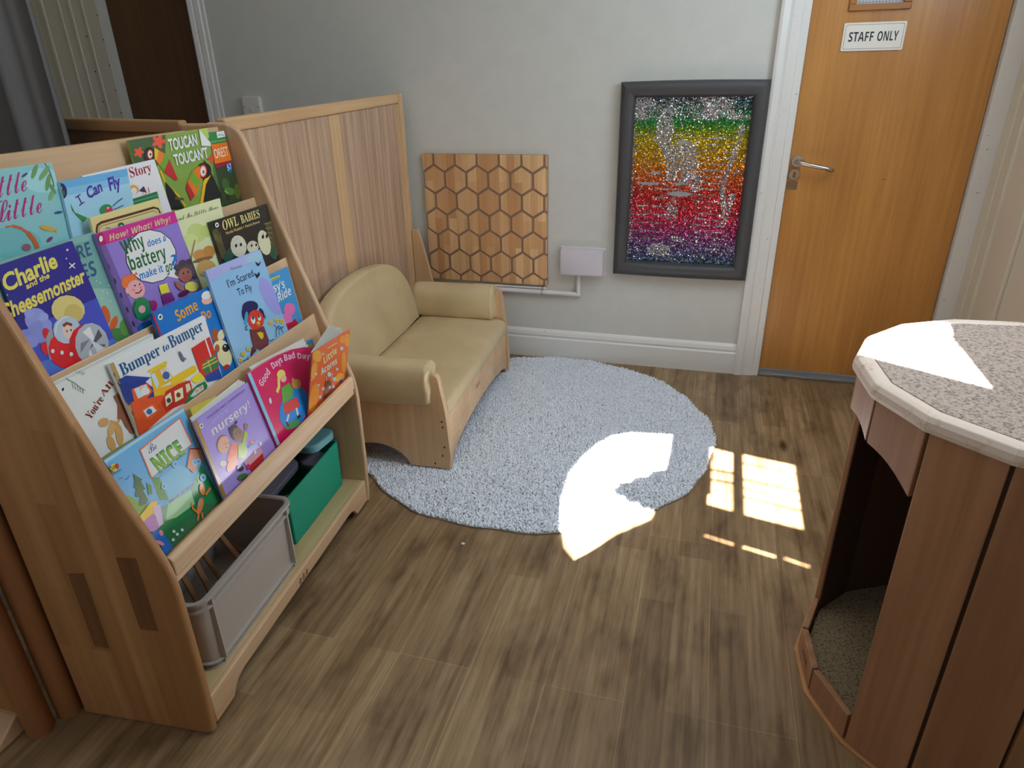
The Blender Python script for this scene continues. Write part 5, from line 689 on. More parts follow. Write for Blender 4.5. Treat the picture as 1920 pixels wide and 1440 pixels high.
(2,60,0.008,[5529,-300],[(6,0),(2831,0),(2654,2870),(0,2943)],(135,180,220),(225,222,210),[('p',(165,170,220),[25,2738,2665,2608,2654,2870,0,2943]),('p',(150,150,215),[2692,1765,2515,1990,2327,2112,2165,2112,2058,1991,2026,1774,2074,1498,2196,1216,2370,981,2563,843,2735,834,2777,880,2727,1690]),('p',(150,190,210),[2660,2783,2554,2827,2369,2862,2171,2871,1997,2852,1880,2810,1842,2753,1889,2691,2013,2637,2192,2600,2393,2589,2574,2606,2668,2638]),('p',(160,165,215),[639,2833,517,2877,350,2900,173,2899,20,2874,0,2865,0,2697,52,2677,215,2652,394,2651,553,2676,660,2721,691,2777]),('t',(35,35,65),"I'm Scared",'hand2',[682,2286,1273,-32,3,213]),('t',(35,35,65),'To Fly','hand2',[979,1949,696,-27,3,207]),('t',(70,80,110),'Smriti','hand2',[1015,2687,522,-48,15,76]),('p',(30,35,45),[2251,2483,2342,2446,2515,2548,2340,2521,2220,2625]),('p',(30,35,45),[2022,2240,2056,2145,2247,2201,2263,2308,2117,2250,2005,2343]),('p',(35,35,85),[1690,1522,1596,1604,1449,1669,1281,1704,1124,1704,1008,1668,955,1604,974,1525,1062,1444,1203,1378,1372,1340,1534,1338,1655,1373,1712,1439]),('p',(35,35,85),[1206,1461,1174,1545,1112,1602,1033,1619,953,1594,888,1532,849,1445,844,1351,875,1267,935,1209,1014,1191,1095,1214,1162,1277,1202,1365]),('p',(35,35,85),[1848,1258,1809,1311,1763,1342,1719,1345,1686,1319,1669,1270,1672,1207,1695,1142,1733,1089,1779,1057,1824,1053,1858,1079,1875,1129,1871,1193]),('p',(25,25,60),[928,1110,801,1079,818,1054,935,1081]),('p',(25,25,60),[801,1079,790,997,806,1022,818,1054]),('p',(25,25,60),[790,997,903,993,903,1023,806,1022]),('p',(25,25,60),[1777,1054,1894,1042,1920,1061,1782,1087]),('p',(25,25,60),[1894,1042,1846,1000,1844,968,1920,1061]),('p',(25,25,60),[1846,1000,1785,1071,1761,1049,1844,968]),('p',(70,150,190),[1106,1341,1128,1406,1122,1450,1088,1464,1034,1444,970,1396,909,1328,862,1255,840,1190,846,1146,879,1132,933,1151,997,1199,1059,1267]),('p',(205,55,35),[1772,1139,1694,1264,1558,1357,1391,1398,1227,1381,1097,1310,1025,1201,1025,1072,1097,948,1228,854,1394,808,1563,821,1699,892,1774,1005]),('p',(225,225,228),[1365,1178,1347,1224,1312,1255,1268,1265,1224,1252,1188,1220,1166,1173,1164,1122,1182,1076,1216,1045,1260,1034,1305,1047,1342,1079,1363,1126]),('p',(40,70,100),[1348,1209,1342,1231,1324,1249,1298,1258,1269,1257,1243,1245,1225,1226,1218,1202,1225,1179,1242,1162,1268,1152,1297,1154,1323,1165,1341,1185]),('p',(225,225,228),[1650,1124,1635,1158,1607,1181,1573,1189,1538,1181,1510,1157,1494,1123,1493,1086,1508,1052,1535,1029,1570,1020,1605,1029,1634,1052,1650,1086]),('p',(40,70,100),[1620,1152,1616,1171,1603,1186,1583,1193,1560,1191,1539,1180,1524,1164,1518,1144,1523,1125,1536,1111,1556,1104,1579,1106,1599,1116,1614,1133]),('p',(225,175,30),[1531,973,1520,1002,1493,1025,1457,1038,1418,1038,1384,1026,1361,1003,1355,975,1365,947,1392,924,1428,911,1467,910,1502,922,1525,945]),('p',(25,25,29),[1360,968,1465,918,1473,936,1368,986]),('p',(105,45,50),[904,710,882,444,1134,266,1581,244,1693,356,1658,821,1207,859,973,982]),('p',(75,35,40),[624,296,648,262,989,325,823,492]),('p',(230,185,20),[1289,614,1362,505,1483,540,1528,651,1404,736,1239,759]),('p',(230,185,40),[2155,756,2142,770,2118,783,2090,793,2062,798,2041,797,2029,790,2030,779,2044,766,2067,753,2095,742,2123,737,2145,738,2156,745]),('p',(230,185,40),[2047,712,2061,721,2069,735,2068,753,2060,770,2046,783,2029,790,2012,789,1998,780,1991,766,1991,748,1999,731,2013,718,2030,711]),('p',(230,185,40),[1916,776,1937,768,1965,764,1993,765,2015,770,2028,779,2029,790,2017,801,1996,809,1968,813,1940,812,1918,806,1905,797,1904,786]),('p',(230,185,40),[1941,859,1941,845,1950,829,1967,812,1989,798,2011,790,2029,790,2039,798,2039,812,2030,829,2012,846,1990,859,1968,867,1951,867]),('p',(230,185,40),[2088,848,2066,847,2045,840,2027,829,2018,815,2019,801,2029,790,2047,784,2069,785,2091,791,2108,803,2117,817,2116,831,2106,842]),('p',(170,110,30),[2062,788,2057,797,2046,804,2032,809,2017,811,2005,808,1998,801,1996,793,2002,784,2012,776,2026,771,2041,770,2053,773,2061,779]),('p',(230,185,40),[2485,718,2471,732,2447,745,2418,755,2390,761,2367,760,2355,753,2357,741,2370,728,2394,714,2424,704,2452,699,2475,700,2487,707]),('p',(230,185,40),[2375,673,2389,682,2397,697,2396,715,2388,732,2373,746,2355,753,2338,752,2324,743,2316,728,2317,710,2325,693,2339,679,2357,672]),('p',(230,185,40),[2239,738,2261,730,2289,726,2318,727,2341,732,2355,742,2355,753,2343,763,2321,772,2293,776,2264,775,2241,769,2228,760,2227,749]),('p',(230,185,40),[2264,823,2264,809,2274,792,2292,775,2314,761,2337,753,2355,753,2366,760,2366,774,2356,792,2338,809,2315,823,2292,831,2274,831]),('p',(230,185,40),[2416,811,2393,810,2371,804,2353,792,2344,778,2345,764,2355,753,2374,747,2396,747,2419,754,2436,766,2446,780,2445,794,2434,805]),('p',(170,110,30),[2389,750,2384,759,2373,767,2358,772,2343,774,2330,771,2323,764,2322,756,2327,746,2338,738,2353,733,2368,732,2380,735,2388,741]),('p',(230,185,40),[2744,600,2730,614,2705,628,2675,638,2646,644,2623,643,2611,636,2612,625,2626,611,2651,597,2681,586,2710,581,2734,582,2746,588]),('p',(230,185,40),[2631,555,2646,564,2653,579,2653,597,2644,615,2629,629,2611,636,2593,635,2579,626,2571,611,2571,593,2580,575,2595,561,2613,554]),('p',(230,185,40),[2492,622,2514,614,2543,609,2573,610,2597,616,2610,625,2611,636,2598,647,2575,655,2546,660,2517,659,2493,653,2480,644,2479,633]),('p',(230,185,40),[2517,708,2517,694,2527,676,2546,658,2569,644,2592,636,2611,636,2621,644,2621,658,2611,676,2592,693,2569,708,2546,715,2527,716]),('p',(230,185,40),[2673,695,2649,694,2627,688,2609,676,2599,662,2600,647,2611,636,2630,630,2653,630,2676,637,2694,649,2703,663,2703,677,2692,689]),('p',(170,110,30),[2646,633,2640,643,2628,651,2614,656,2598,657,2585,654,2578,648,2576,639,2582,630,2593,622,2608,616,2624,615,2637,618,2644,624]),('p',(230,185,40),[747,470,735,483,715,496,690,506,666,511,647,510,636,504,637,493,648,480,669,468,693,458,718,453,737,453,748,459]),('p',(230,185,40),[651,429,663,437,670,451,670,468,664,485,651,497,636,504,621,503,609,495,602,481,602,464,608,448,620,435,635,429]),('p',(230,185,40),[535,492,554,484,579,480,603,480,624,485,635,494,636,504,626,514,607,522,583,526,558,525,538,520,526,512,525,502]),('p',(230,185,40),[560,570,559,557,567,541,582,525,601,512,621,504,636,504,645,511,646,524,638,540,623,557,604,570,584,577,569,577]),('p',(230,185,40),[690,558,671,557,651,551,636,541,627,527,627,514,636,504,652,498,671,498,691,504,706,515,715,528,715,542,706,552]),('p',(170,110,30),[665,501,661,510,651,517,639,522,626,523,615,521,609,515,607,507,612,498,621,491,633,486,646,484,657,487,664,493]),('p',(230,185,40),[443,443,432,456,412,469,388,479,364,484,346,483,336,477,336,466,347,454,367,441,391,431,415,426,434,427,444,433]),('p',(230,185,40),[349,403,361,411,368,425,368,441,362,458,350,470,336,477,321,476,309,468,302,454,302,438,308,422,320,409,334,402]),('p',(230,185,40),[238,465,256,457,279,453,303,453,323,458,335,467,336,477,326,487,307,495,284,499,260,498,240,493,229,485,228,475]),('p',(230,185,40),[262,543,261,530,269,514,283,498,302,485,320,477,336,477,344,484,345,497,337,513,323,529,304,542,286,549,270,550]),('p',(230,185,40),[388,530,369,530,350,524,335,513,327,500,327,487,336,477,351,471,370,471,389,477,404,488,412,501,412,514,404,524]),('p',(170,110,30),[364,474,360,483,351,490,339,495,326,496,315,494,309,488,308,480,312,471,321,464,333,459,345,458,356,460,363,466]),('p',(230,185,40),[250,338,239,351,220,363,196,373,173,378,154,378,144,372,145,361,156,348,175,336,198,326,222,321,240,321,250,327]),('p',(230,185,40),[157,298,169,306,176,320,176,336,170,352,159,365,144,372,130,371,118,363,111,349,111,333,117,317,128,304,143,298]),('p',(230,185,40),[48,360,66,352,89,348,112,348,132,353,143,362,144,372,135,382,117,389,93,394,70,393,50,388,39,380,38,370]),('p',(230,185,40),[72,437,71,425,79,409,93,393,111,379,129,372,144,372,153,379,154,391,146,407,132,424,114,437,95,444,80,444]),('p',(230,185,40),[196,424,178,424,159,418,144,408,136,395,136,382,144,372,159,366,178,366,196,372,211,382,220,395,220,408,211,418]),('p',(170,110,30),[172,369,168,377,159,385,147,390,135,391,124,388,118,383,117,375,121,366,130,359,141,354,154,352,164,355,171,361]),('p',(30,55,60),[2123,695,2254,543,2270,556,2139,709]),('p',(30,55,60),[2090,309,2168,485,2147,506,2063,321]),('p',(30,55,60),[2168,485,2352,567,2357,596,2147,506]),('p',(30,55,60),[2352,567,2454,429,2482,440,2357,596]),('p',(30,55,60),[2454,429,2451,301,2481,301,2482,440]),('p',(30,55,60),[2255,299,2329,475,2319,499,2231,310]),('p',(30,55,60),[2329,475,2610,449,2612,475,2319,499]),('p',(30,55,60),[497,355,417,288,431,271,511,338]),('p',(40,70,60),[170,300,519,254,522,275,173,322]),('p',(40,70,60),[1699,315,1905,301,1907,326,1701,340])],'pale blue picture book with thin title and a sad red bird in earmuffs',0),
(2,-60,0.007,[7815,-300],[(0,0),(1687,0),(1748,1993),(343,2031)],(60,140,195),(225,222,210),[('p',(195,190,70),[611,1831,1127,1821,1141,1888,619,1914]),('p',(90,110,60),[652,1850,1065,1835,1066,1857,652,1871]),('t',(225,225,228),"sy's",'bold',[602,1479,657,-23,21,189]),('t',(225,225,228),'Ride','bold',[679,1139,806,13,51,261]),('p',(225,225,228),[606,1329,587,1150,631,1146,650,1324]),('p',(215,110,175),[1449,765,1387,857,1276,929,1138,967,1000,964,890,921,827,847,825,756,883,665,991,593,1128,553,1268,553,1382,596,1447,672]),('p',(215,110,175),[1116,585,1039,663,927,719,802,743,688,729,607,682,575,610,598,527,671,449,781,391,907,366,1024,378,1107,426,1140,500]),('p',(175,30,50),[542,245,1410,164,1336,275,1277,408,1088,363,626,432])],'blue picture book with white title and pink animal head,next to right panel,third pocket',0),
(1,-240,0.005,[235,-300],[(306,0),(2659,0),(2546,2655),(0,2728)],(105,170,225),(225,222,210),[('p',(165,205,235),[7,2663,2547,2585,2546,2655,0,2726]),('p',(95,145,50),[326,1447,320,1550,266,1665,177,1768,102,1820,152,1375,202,1360,284,1379]),('p',(95,145,50),[508,1269,467,1382,380,1489,264,1568,144,1604,126,1602,176,1159,194,1147,317,1106,424,1115,492,1173]),('p',(60,130,60),[877,1183,1087,1041,1154,1164,1122,1629,915,1761]),('p',(30,125,75),[2650,0,2412,1170,1817,839,1041,959,176,1163,306,0]),('p',(40,110,70),[2500,0,2068,251,698,465,344,0]),('p',(120,185,225),[1113,1023,1303,894,1948,930,1997,1307,1753,1571,1111,1609]),('p',(150,195,150),[809,668,1107,540,1767,459,1817,839,1041,959]),('p',(150,100,80),[1222,927,1235,1003,1209,1008,1196,931]),('p',(150,100,80),[1395,912,1408,990,1382,994,1369,917]),('p',(150,100,80),[1572,898,1585,976,1558,981,1545,902]),('p',(150,100,80),[1753,883,1765,962,1738,967,1725,887]),('p',(150,100,80),[1937,868,1949,948,1921,952,1909,872]),('p',(150,100,80),[2125,852,2138,934,2109,938,2097,857]),('p',(150,100,80),[1090,970,1870,925,1872,947,1091,993]),('p',(35,95,60),[477,1934,378,1840,439,1774,319,1642,438,1562,318,1403,508,1326,600,1371,575,1632,640,1629,622,1841,675,1847,509,2110]),('p',(45,120,75),[654,1471,765,1424,827,1601,735,1741]),('p',(205,120,95),[894,1734,2407,1756,2327,2526,905,2469]),('p',(222,222,228),[930,1751,2349,1783,2291,2490,937,2432]),('t',(20,80,130),'Be','script',[1110,2231,274,6,-31,216]),('t',(50,125,60),'NICE','chunk',[1154,1719,949,-22,-107,395]),('t',(110,165,40),'NICE','bold',[1184,1741,891,-22,-95,337]),('p',(205,140,110),[1962,1372,2069,1147,2509,1230,2591,1490,2252,1695]),('p',(150,55,50),[1971,1355,2266,1694,2256,1727,1945,1377]),('p',(150,55,50),[2266,1694,2547,1525,2564,1555,2256,1727]),('p',(140,190,225),[1770,1624,1761,1669,1733,1707,1693,1731,1648,1737,1607,1723,1578,1692,1567,1650,1575,1606,1602,1568,1643,1543,1688,1537,1729,1551,1759,1582]),('p',(90,140,190),[1712,1630,1708,1648,1695,1665,1677,1676,1657,1679,1639,1674,1627,1662,1623,1645,1628,1627,1641,1610,1659,1599,1679,1596,1696,1600,1708,1613]),('p',(140,190,225),[1211,1365,1204,1404,1182,1437,1149,1458,1111,1464,1077,1452,1053,1426,1043,1390,1050,1352,1072,1319,1105,1297,1142,1291,1177,1303,1202,1329]),('p',(90,140,190),[1164,1371,1160,1387,1150,1401,1135,1411,1118,1414,1104,1410,1094,1400,1090,1385,1094,1369,1104,1355,1119,1345,1135,1342,1150,1346,1160,1356]),('p',(140,190,225),[2331,1322,2322,1363,2296,1399,2257,1422,2215,1428,2177,1415,2150,1387,2140,1349,2149,1309,2175,1273,2213,1250,2255,1244,2294,1256,2321,1284]),('p',(90,140,190),[2277,1328,2272,1345,2260,1360,2243,1371,2224,1374,2208,1370,2197,1359,2193,1344,2198,1327,2210,1311,2227,1301,2246,1297,2262,1302,2274,1313]),('p',(140,190,225),[2442,1280,2434,1317,2410,1349,2375,1370,2337,1375,2302,1364,2278,1339,2269,1305,2277,1268,2301,1236,2335,1215,2374,1209,2409,1220,2433,1245]),('p',(90,140,190),[2393,1285,2389,1301,2378,1315,2362,1324,2345,1327,2330,1323,2320,1314,2317,1300,2321,1284,2332,1271,2348,1261,2365,1258,2380,1262,2390,1271]),('p',(140,190,225),[2410,847,2400,892,2371,932,2329,958,2283,966,2241,954,2212,924,2201,882,2211,837,2239,797,2281,771,2327,763,2370,775,2399,805]),('p',(90,140,190),[2351,855,2346,874,2332,891,2314,903,2293,907,2275,903,2263,891,2259,874,2264,855,2278,838,2296,826,2317,822,2335,826,2347,838]),('p',(225,185,75),[207,882,291,989,694,976,790,1215,628,1298,172,1197]),('p',(170,115,175),[217,799,392,679,590,658,558,1045,190,1038]),('p',(205,180,215),[584,998,565,677,699,663,833,1102,623,1164]),('p',(35,105,190),[263,567,403,317,406,0,684,0,613,442,568,618,338,705]),('p',(225,130,150),[508,250,498,289,473,339,437,391,398,434,364,459,340,462,332,443,341,405,366,355,401,304,441,261,476,235,500,231]),('p',(225,140,150),[598,530,589,562,572,585,550,595,528,590,510,572,500,542,500,509,509,477,526,453,547,443,569,447,587,466,598,496]),('p',(220,125,65),[2015,316,2053,383,2056,437,2023,469,1961,472,1884,445,1805,394,1741,330,1704,264,1701,210,1732,178,1793,174,1870,200,1950,251]),('p',(225,135,70),[2225,654,2214,714,2187,757,2150,775,2109,765,2073,729,2049,673,2041,609,2051,550,2078,506,2115,487,2156,497,2193,533,2217,589]),('p',(220,125,65),[2187,417,2409,468,2394,533,2172,483]),('p',(220,125,65),[1738,266,1665,417,1616,408,1693,244]),('p',(220,125,65),[1665,417,1687,557,1638,564,1616,408]),('p',(220,125,65),[1726,221,1612,91,1656,53,1769,183]),('p',(220,125,65),[1814,157,1777,0,1778,0,1838,0,1872,143]),('p',(175,150,150),[1954,407,1975,442,1977,470,1961,486,1929,486,1889,471,1847,444,1813,410,1793,376,1790,348,1806,332,1837,331,1878,346,1920,373]),('p',(205,220,215),[921,290,917,299,909,308,898,316,887,321,879,322,874,319,873,313,878,304,886,295,897,287,907,282,916,281,921,284]),('p',(205,220,215),[876,272,882,277,886,285,887,295,885,305,880,314,874,319,867,320,861,316,857,308,856,298,858,287,862,278,869,273]),('p',(205,220,215),[827,319,835,313,846,309,857,307,867,309,873,313,874,319,870,326,861,332,851,337,840,338,830,337,824,332,823,326]),('p',(205,220,215),[843,366,842,358,845,347,850,336,858,327,866,321,874,319,878,323,879,331,876,342,870,353,863,362,854,368,847,370]),('p',(205,220,215),[901,348,892,350,883,347,875,342,871,334,870,326,874,319,880,315,889,313,898,316,906,321,910,328,911,337,908,344]),('p',(205,220,215),[976,171,971,180,963,189,952,197,941,202,932,203,927,200,927,194,932,185,940,175,951,167,962,162,970,161,975,164]),('p',(205,220,215),[930,153,936,157,940,165,941,175,939,186,934,195,927,200,920,201,914,197,910,189,909,178,911,168,916,159,923,154]),('p',(205,220,215),[881,200,889,194,900,190,911,188,921,189,926,194,927,200,923,207,915,214,904,218,893,220,884,218,878,214,877,207]),('p',(205,220,215),[896,247,895,239,898,229,904,217,912,208,920,202,927,200,932,204,933,212,930,223,924,234,916,244,908,250,901,251]),('p',(205,220,215),[955,229,946,231,937,228,929,223,925,215,924,207,927,200,934,195,943,194,952,196,960,202,965,209,965,217,962,224]),('p',(205,220,215),[1149,165,1144,174,1135,184,1124,192,1113,197,1104,198,1099,195,1099,188,1104,179,1112,170,1123,162,1134,157,1143,155,1148,158]),('p',(205,220,215),[1102,147,1108,151,1112,159,1113,170,1111,181,1106,190,1099,195,1092,196,1086,192,1082,183,1081,173,1083,162,1088,153,1095,148]),('p',(205,220,215),[1052,195,1060,189,1071,184,1083,183,1092,184,1098,189,1099,195,1095,202,1087,209,1076,213,1064,215,1055,213,1049,209,1048,202]),('p',(205,220,215),[1067,243,1066,235,1069,224,1075,212,1083,203,1092,196,1099,195,1104,199,1105,207,1102,218,1096,229,1088,239,1079,245,1072,246]),('p',(205,220,215),[1127,224,1118,226,1109,224,1101,218,1096,210,1096,202,1099,195,1106,190,1115,189,1125,191,1132,196,1137,204,1138,212,1134,220]),('p',(205,220,215),[804,145,800,154,791,164,781,172,770,177,762,178,757,175,757,168,761,159,769,150,780,142,790,137,799,136,804,139]),('p',(205,220,215),[759,128,765,132,769,140,770,150,768,161,763,170,757,175,750,175,744,171,740,163,739,153,741,143,746,134,752,129]),('p',(205,220,215),[711,175,719,169,730,164,741,163,750,164,756,168,757,175,753,182,745,188,734,192,723,194,714,193,708,188,707,182]),('p',(205,220,215),[727,222,726,214,728,203,734,192,742,182,750,176,757,175,761,178,762,186,760,197,754,208,746,218,738,224,731,225]),('p',(205,220,215),[784,204,775,205,766,203,759,197,754,190,754,182,757,175,764,170,772,169,781,171,789,176,793,184,794,192,791,199]),('p',(205,50,45),[133,2488,127,2524,108,2554,78,2572,44,2575,18,2564,35,2415,67,2412,99,2425,123,2452]),('p',(225,190,50),[212,2477,203,2515,178,2549,142,2571,102,2577,67,2565,42,2539,34,2504,42,2465,67,2432,102,2410,142,2403,178,2414,203,2440]),('p',(205,50,45),[255,2477,252,2504,237,2526,215,2540,189,2542,166,2532,149,2512,141,2486,145,2459,159,2437,181,2423,207,2421,231,2431,248,2451]),('t',(50,90,60),'QED','bold',[3,2477,214,-45,20,80]),('t',(25,95,130),'BARNES','bold',[-26,2370,297,-34,7,46]),('p',(50,60,90),[114,2210,182,2197,187,2210,117,2223]),('p',(50,60,90),[182,2197,201,2180,210,2190,187,2210]),('p',(50,60,90),[243,2108,316,2096,314,2109,245,2121]),('p',(50,60,90),[316,2096,385,2132,378,2144,314,2109])],'sky blue picture book with white sign and fir tree,lowest pocket far left',0),
(1,-145,0.004,[2864,-300],[(0,0),(854,0),(990,2455),(11,2589)],(185,175,60),(225,222,210),[],'yellow-green book peeping out behind the lilac book,lowest pocket',0),
(1,-40,0.005,[2702,-300],[(30,0),(2634,0),(2545,2269),(0,2313)],(160,140,210),(225,222,210),[('p',(150,120,45),[28,134,140,137,126,2311,0,2313]),('p',(60,50,40),[6,1814,14,1814,12,1912,5,1912]),('p',(225,225,228),[266,2094,259,2121,240,2144,213,2158,183,2161,156,2152,137,2133,131,2107,138,2080,156,2057,183,2042,213,2039,240,2048,259,2068]),('p',(25,25,29),[228,2092,232,2103,230,2114,221,2122,207,2126,192,2124,178,2118,168,2109,164,2097,167,2087,175,2079,189,2075,204,2076,218,2082]),('t',(90,75,140),'WALKER FIRST EXPERIENCES','thin',[446,2136,1701,-11,-2,59]),('t',(190,180,225),"Let's go to",'thin',[588,1970,673,-5,2,109]),('t',(225,220,235),'nursery!','round',[449,1681,1685,-43,-1,219]),('p',(120,70,55),[911,1292,904,1398,847,1489,754,1548,643,1563,536,1532,453,1462,411,1366,417,1263,471,1172,562,1111,673,1093,783,1122,868,1193]),('p',(220,165,140),[920,1256,921,1353,875,1439,791,1496,687,1513,584,1488,501,1426,454,1340,451,1245,495,1160,576,1102,680,1082,785,1105,871,1167]),('p',(215,95,50),[588,909,671,775,901,551,1190,1060,968,1186]),('p',(225,205,195),[550,859,531,905,491,948,438,980,382,995,335,989,305,964,299,926,317,880,357,837,410,804,466,789,514,794,544,819]),('p',(225,120,60),[887,657,936,722,938,786,892,835,809,860,705,856,602,825,519,772,471,709,469,646,513,597,594,571,697,573,802,604]),('p',(45,35,50),[1415,1384,1374,1480,1301,1551,1212,1584,1125,1573,1056,1520,1018,1436,1019,1337,1059,1242,1130,1169,1219,1134,1308,1144,1379,1197,1417,1283]),('p',(130,95,75),[1509,1259,1465,1349,1391,1417,1301,1451,1213,1444,1145,1399,1109,1324,1112,1233,1154,1145,1227,1076,1317,1040,1406,1045,1476,1090,1513,1167]),('p',(40,25,30),[1285,1289,1284,1297,1280,1304,1273,1307,1265,1308,1258,1304,1252,1298,1250,1291,1251,1283,1255,1276,1262,1273,1270,1272,1277,1276,1282,1282]),('p',(40,25,30),[1414,1248,1413,1256,1409,1262,1402,1266,1394,1266,1387,1263,1381,1257,1379,1249,1380,1241,1384,1235,1391,1231,1399,1231,1406,1234,1412,1240]),('p',(200,80,80),[1232,1183,1292,1142,1299,1163,1245,1202]),('p',(200,80,80),[1292,1142,1363,1142,1362,1165,1299,1163]),('p',(70,40,40),[769,1287,768,1295,764,1301,758,1305,750,1305,743,1302,738,1296,736,1288,737,1281,741,1275,747,1271,754,1271,761,1274,767,1280]),('p',(70,40,40),[867,1260,866,1268,862,1274,856,1278,848,1278,841,1275,836,1269,834,1262,835,1254,839,1248,845,1244,853,1244,860,1247,865,1253]),('p',(170,70,70),[702,1201,755,1162,768,1180,715,1219]),('p',(45,35,50),[1115,1534,1102,1567,1084,1588,1063,1594,1044,1583,1031,1557,1026,1521,1031,1483,1044,1450,1063,1428,1083,1422,1102,1434,1115,1460,1120,1496]),('p',(45,35,50),[1431,1546,1446,1563,1447,1580,1435,1594,1411,1602,1381,1603,1349,1596,1324,1583,1309,1566,1307,1549,1320,1535,1343,1527,1374,1526,1405,1533]),('p',(150,170,50),[991,710,1267,545,1455,694,1402,961,1172,1028]),('p',(150,170,50),[1410,858,1559,971,1459,1087,1317,979]),('p',(150,170,50),[1559,971,1688,1098,1580,1207,1459,1087]),('p',(150,105,85),[1757,1273,1752,1305,1734,1331,1705,1346,1673,1347,1643,1334,1620,1309,1610,1277,1615,1245,1633,1219,1661,1204,1694,1203,1724,1216,1747,1241]),('p',(150,105,85),[1669,1332,1673,1385,1643,1387,1640,1334]),('p',(150,105,85),[1705,1308,1727,1369,1698,1379,1677,1318]),('p',(150,105,85),[1741,1286,1766,1328,1739,1343,1715,1301]),('p',(150,105,85),[1775,1262,1803,1286,1783,1309,1756,1285]),('p',(225,160,170),[1214,272,1990,248,1976,480,1136,494]),('p',(185,40,45),[1332,111,1924,107,1982,298,1233,304]),('p',(225,225,228),[1746,485,1742,509,1728,529,1706,542,1682,544,1659,536,1643,519,1636,496,1640,472,1654,452,1676,439,1700,437,1723,445,1739,462]),('p',(225,225,228),[2064,567,2060,589,2047,607,2027,619,2005,620,1984,612,1968,596,1962,574,1966,552,1978,534,1998,522,2021,521,2042,529,2057,545]),('p',(90,170,200),[1518,735,1732,659,1732,714,1537,786]),('p',(90,170,200),[1732,659,1926,732,1906,783,1732,714]),('p',(215,120,140),[1815,754,1797,785,1763,816,1720,840,1677,853,1641,852,1620,837,1619,812,1636,781,1669,750,1712,726,1756,713,1792,714,1813,728]),('p',(60,110,60),[1090,191,1027,240,941,282,848,308,766,313,713,298,696,264,721,218,781,170,866,128,960,101,1043,94,1099,110,1116,145]),('p',(185,60,120),[1315,296,1309,333,1288,364,1256,384,1220,387,1186,375,1161,348,1151,313,1157,276,1177,245,1209,225,1246,221,1280,234,1305,260]),('p',(60,60,70),[1066,401,1044,445,1001,488,946,521,890,539,844,538,816,518,812,483,834,440,876,397,930,363,987,345,1034,346,1062,366])],'lilac picture book with white title and two cartoon children waving,lowest pocket',3),
(1,-140,0.006,[7747,-300],[(663,0),(1251,0),(1208,2041),(0,2261)],(50,120,190),(225,222,210),[('p',(150,140,60),[722,1874,1135,1786,1146,1936,722,2001])],'blue-edged book peeping out behind the crimson book,lowest pocket',0),
(1,40,0.007,[5066,-300],[(250,0),(2599,0),(3657,1808),(3062,2078),(2363,2277),(1520,2418),(708,2489),(0,2511)],(195,20,85),(225,222,210),[('p',(130,185,215),[232,173,367,158,142,2490,0,2508]),('t',(225,195,220),'Good','round',[423,1930,559,190,-107,187]),('t',(225,195,220),'Days','round',[1146,2158,564,-6,-47,190]),('t',(225,195,220),'Bad','round',[1805,2130,556,-127,23,183]),('t',(225,195,220),'Days','round',[2493,1925,801,-343,40,160]),('p',(20,125,200),[2355,492,2422,751,2308,1001,2041,1189,1685,1279,1311,1258,991,1136,782,937,717,697,810,460,1047,269,1390,162,1774,165,2122,282]),('p',(85,150,90),[1583,286,1457,357,1285,421,1103,464,945,479,842,463,812,420,860,358,979,288,1146,224,1330,179,1494,161,1604,176,1636,221]),('p',(235,205,100),[1640,1797,1644,1859,1605,1922,1532,1974,1439,2006,1345,2010,1268,1987,1223,1940,1218,1880,1255,1818,1327,1765,1419,1733,1514,1727,1593,1750]),('p',(235,205,100),[1198,1851,1096,1646,1191,1562,1311,1793]),('p',(235,205,100),[1096,1646,941,1559,1005,1450,1191,1562]),('p',(235,175,155),[1626,1697,1605,1748,1557,1792,1492,1821,1424,1828,1365,1814,1328,1780,1318,1734,1339,1683,1386,1639,1450,1610,1519,1602,1579,1616,1617,1650]),('p',(85,150,60),[1071,1086,1606,1018,1782,1214,1665,1500,1226,1521]),('p',(195,60,50),[1001,753,1834,622,1856,934,1084,1080]),('p',(225,205,210),[1166,721,961,572,1008,507,1214,656]),('p',(225,205,210),[1598,678,1562,420,1645,408,1681,666]),('p',(40,35,60),[923,540,957,382,1042,400,1008,558]),('p',(40,35,60),[1532,353,1718,319,1735,410,1549,444]),('p',(190,145,75),[2228,1314,2153,1388,2050,1443,1940,1469,1844,1461,1781,1420,1762,1356,1791,1279,1863,1206,1964,1149,2075,1122,2174,1129,2239,1170,2259,1236]),('p',(190,145,75),[1972,1477,1962,1501,1939,1522,1908,1536,1876,1540,1848,1533,1830,1517,1825,1495,1836,1471,1858,1450,1889,1436,1921,1432,1950,1439,1968,1455]),('p',(225,225,228),[617,1457,608,1493,589,1517,564,1527,537,1518,515,1494,500,1459,497,1420,506,1384,524,1359,550,1350,576,1358,599,1382,613,1417])],'crimson picture book with arched white title and girl in red skirt,lowest pocket,curled top',4),
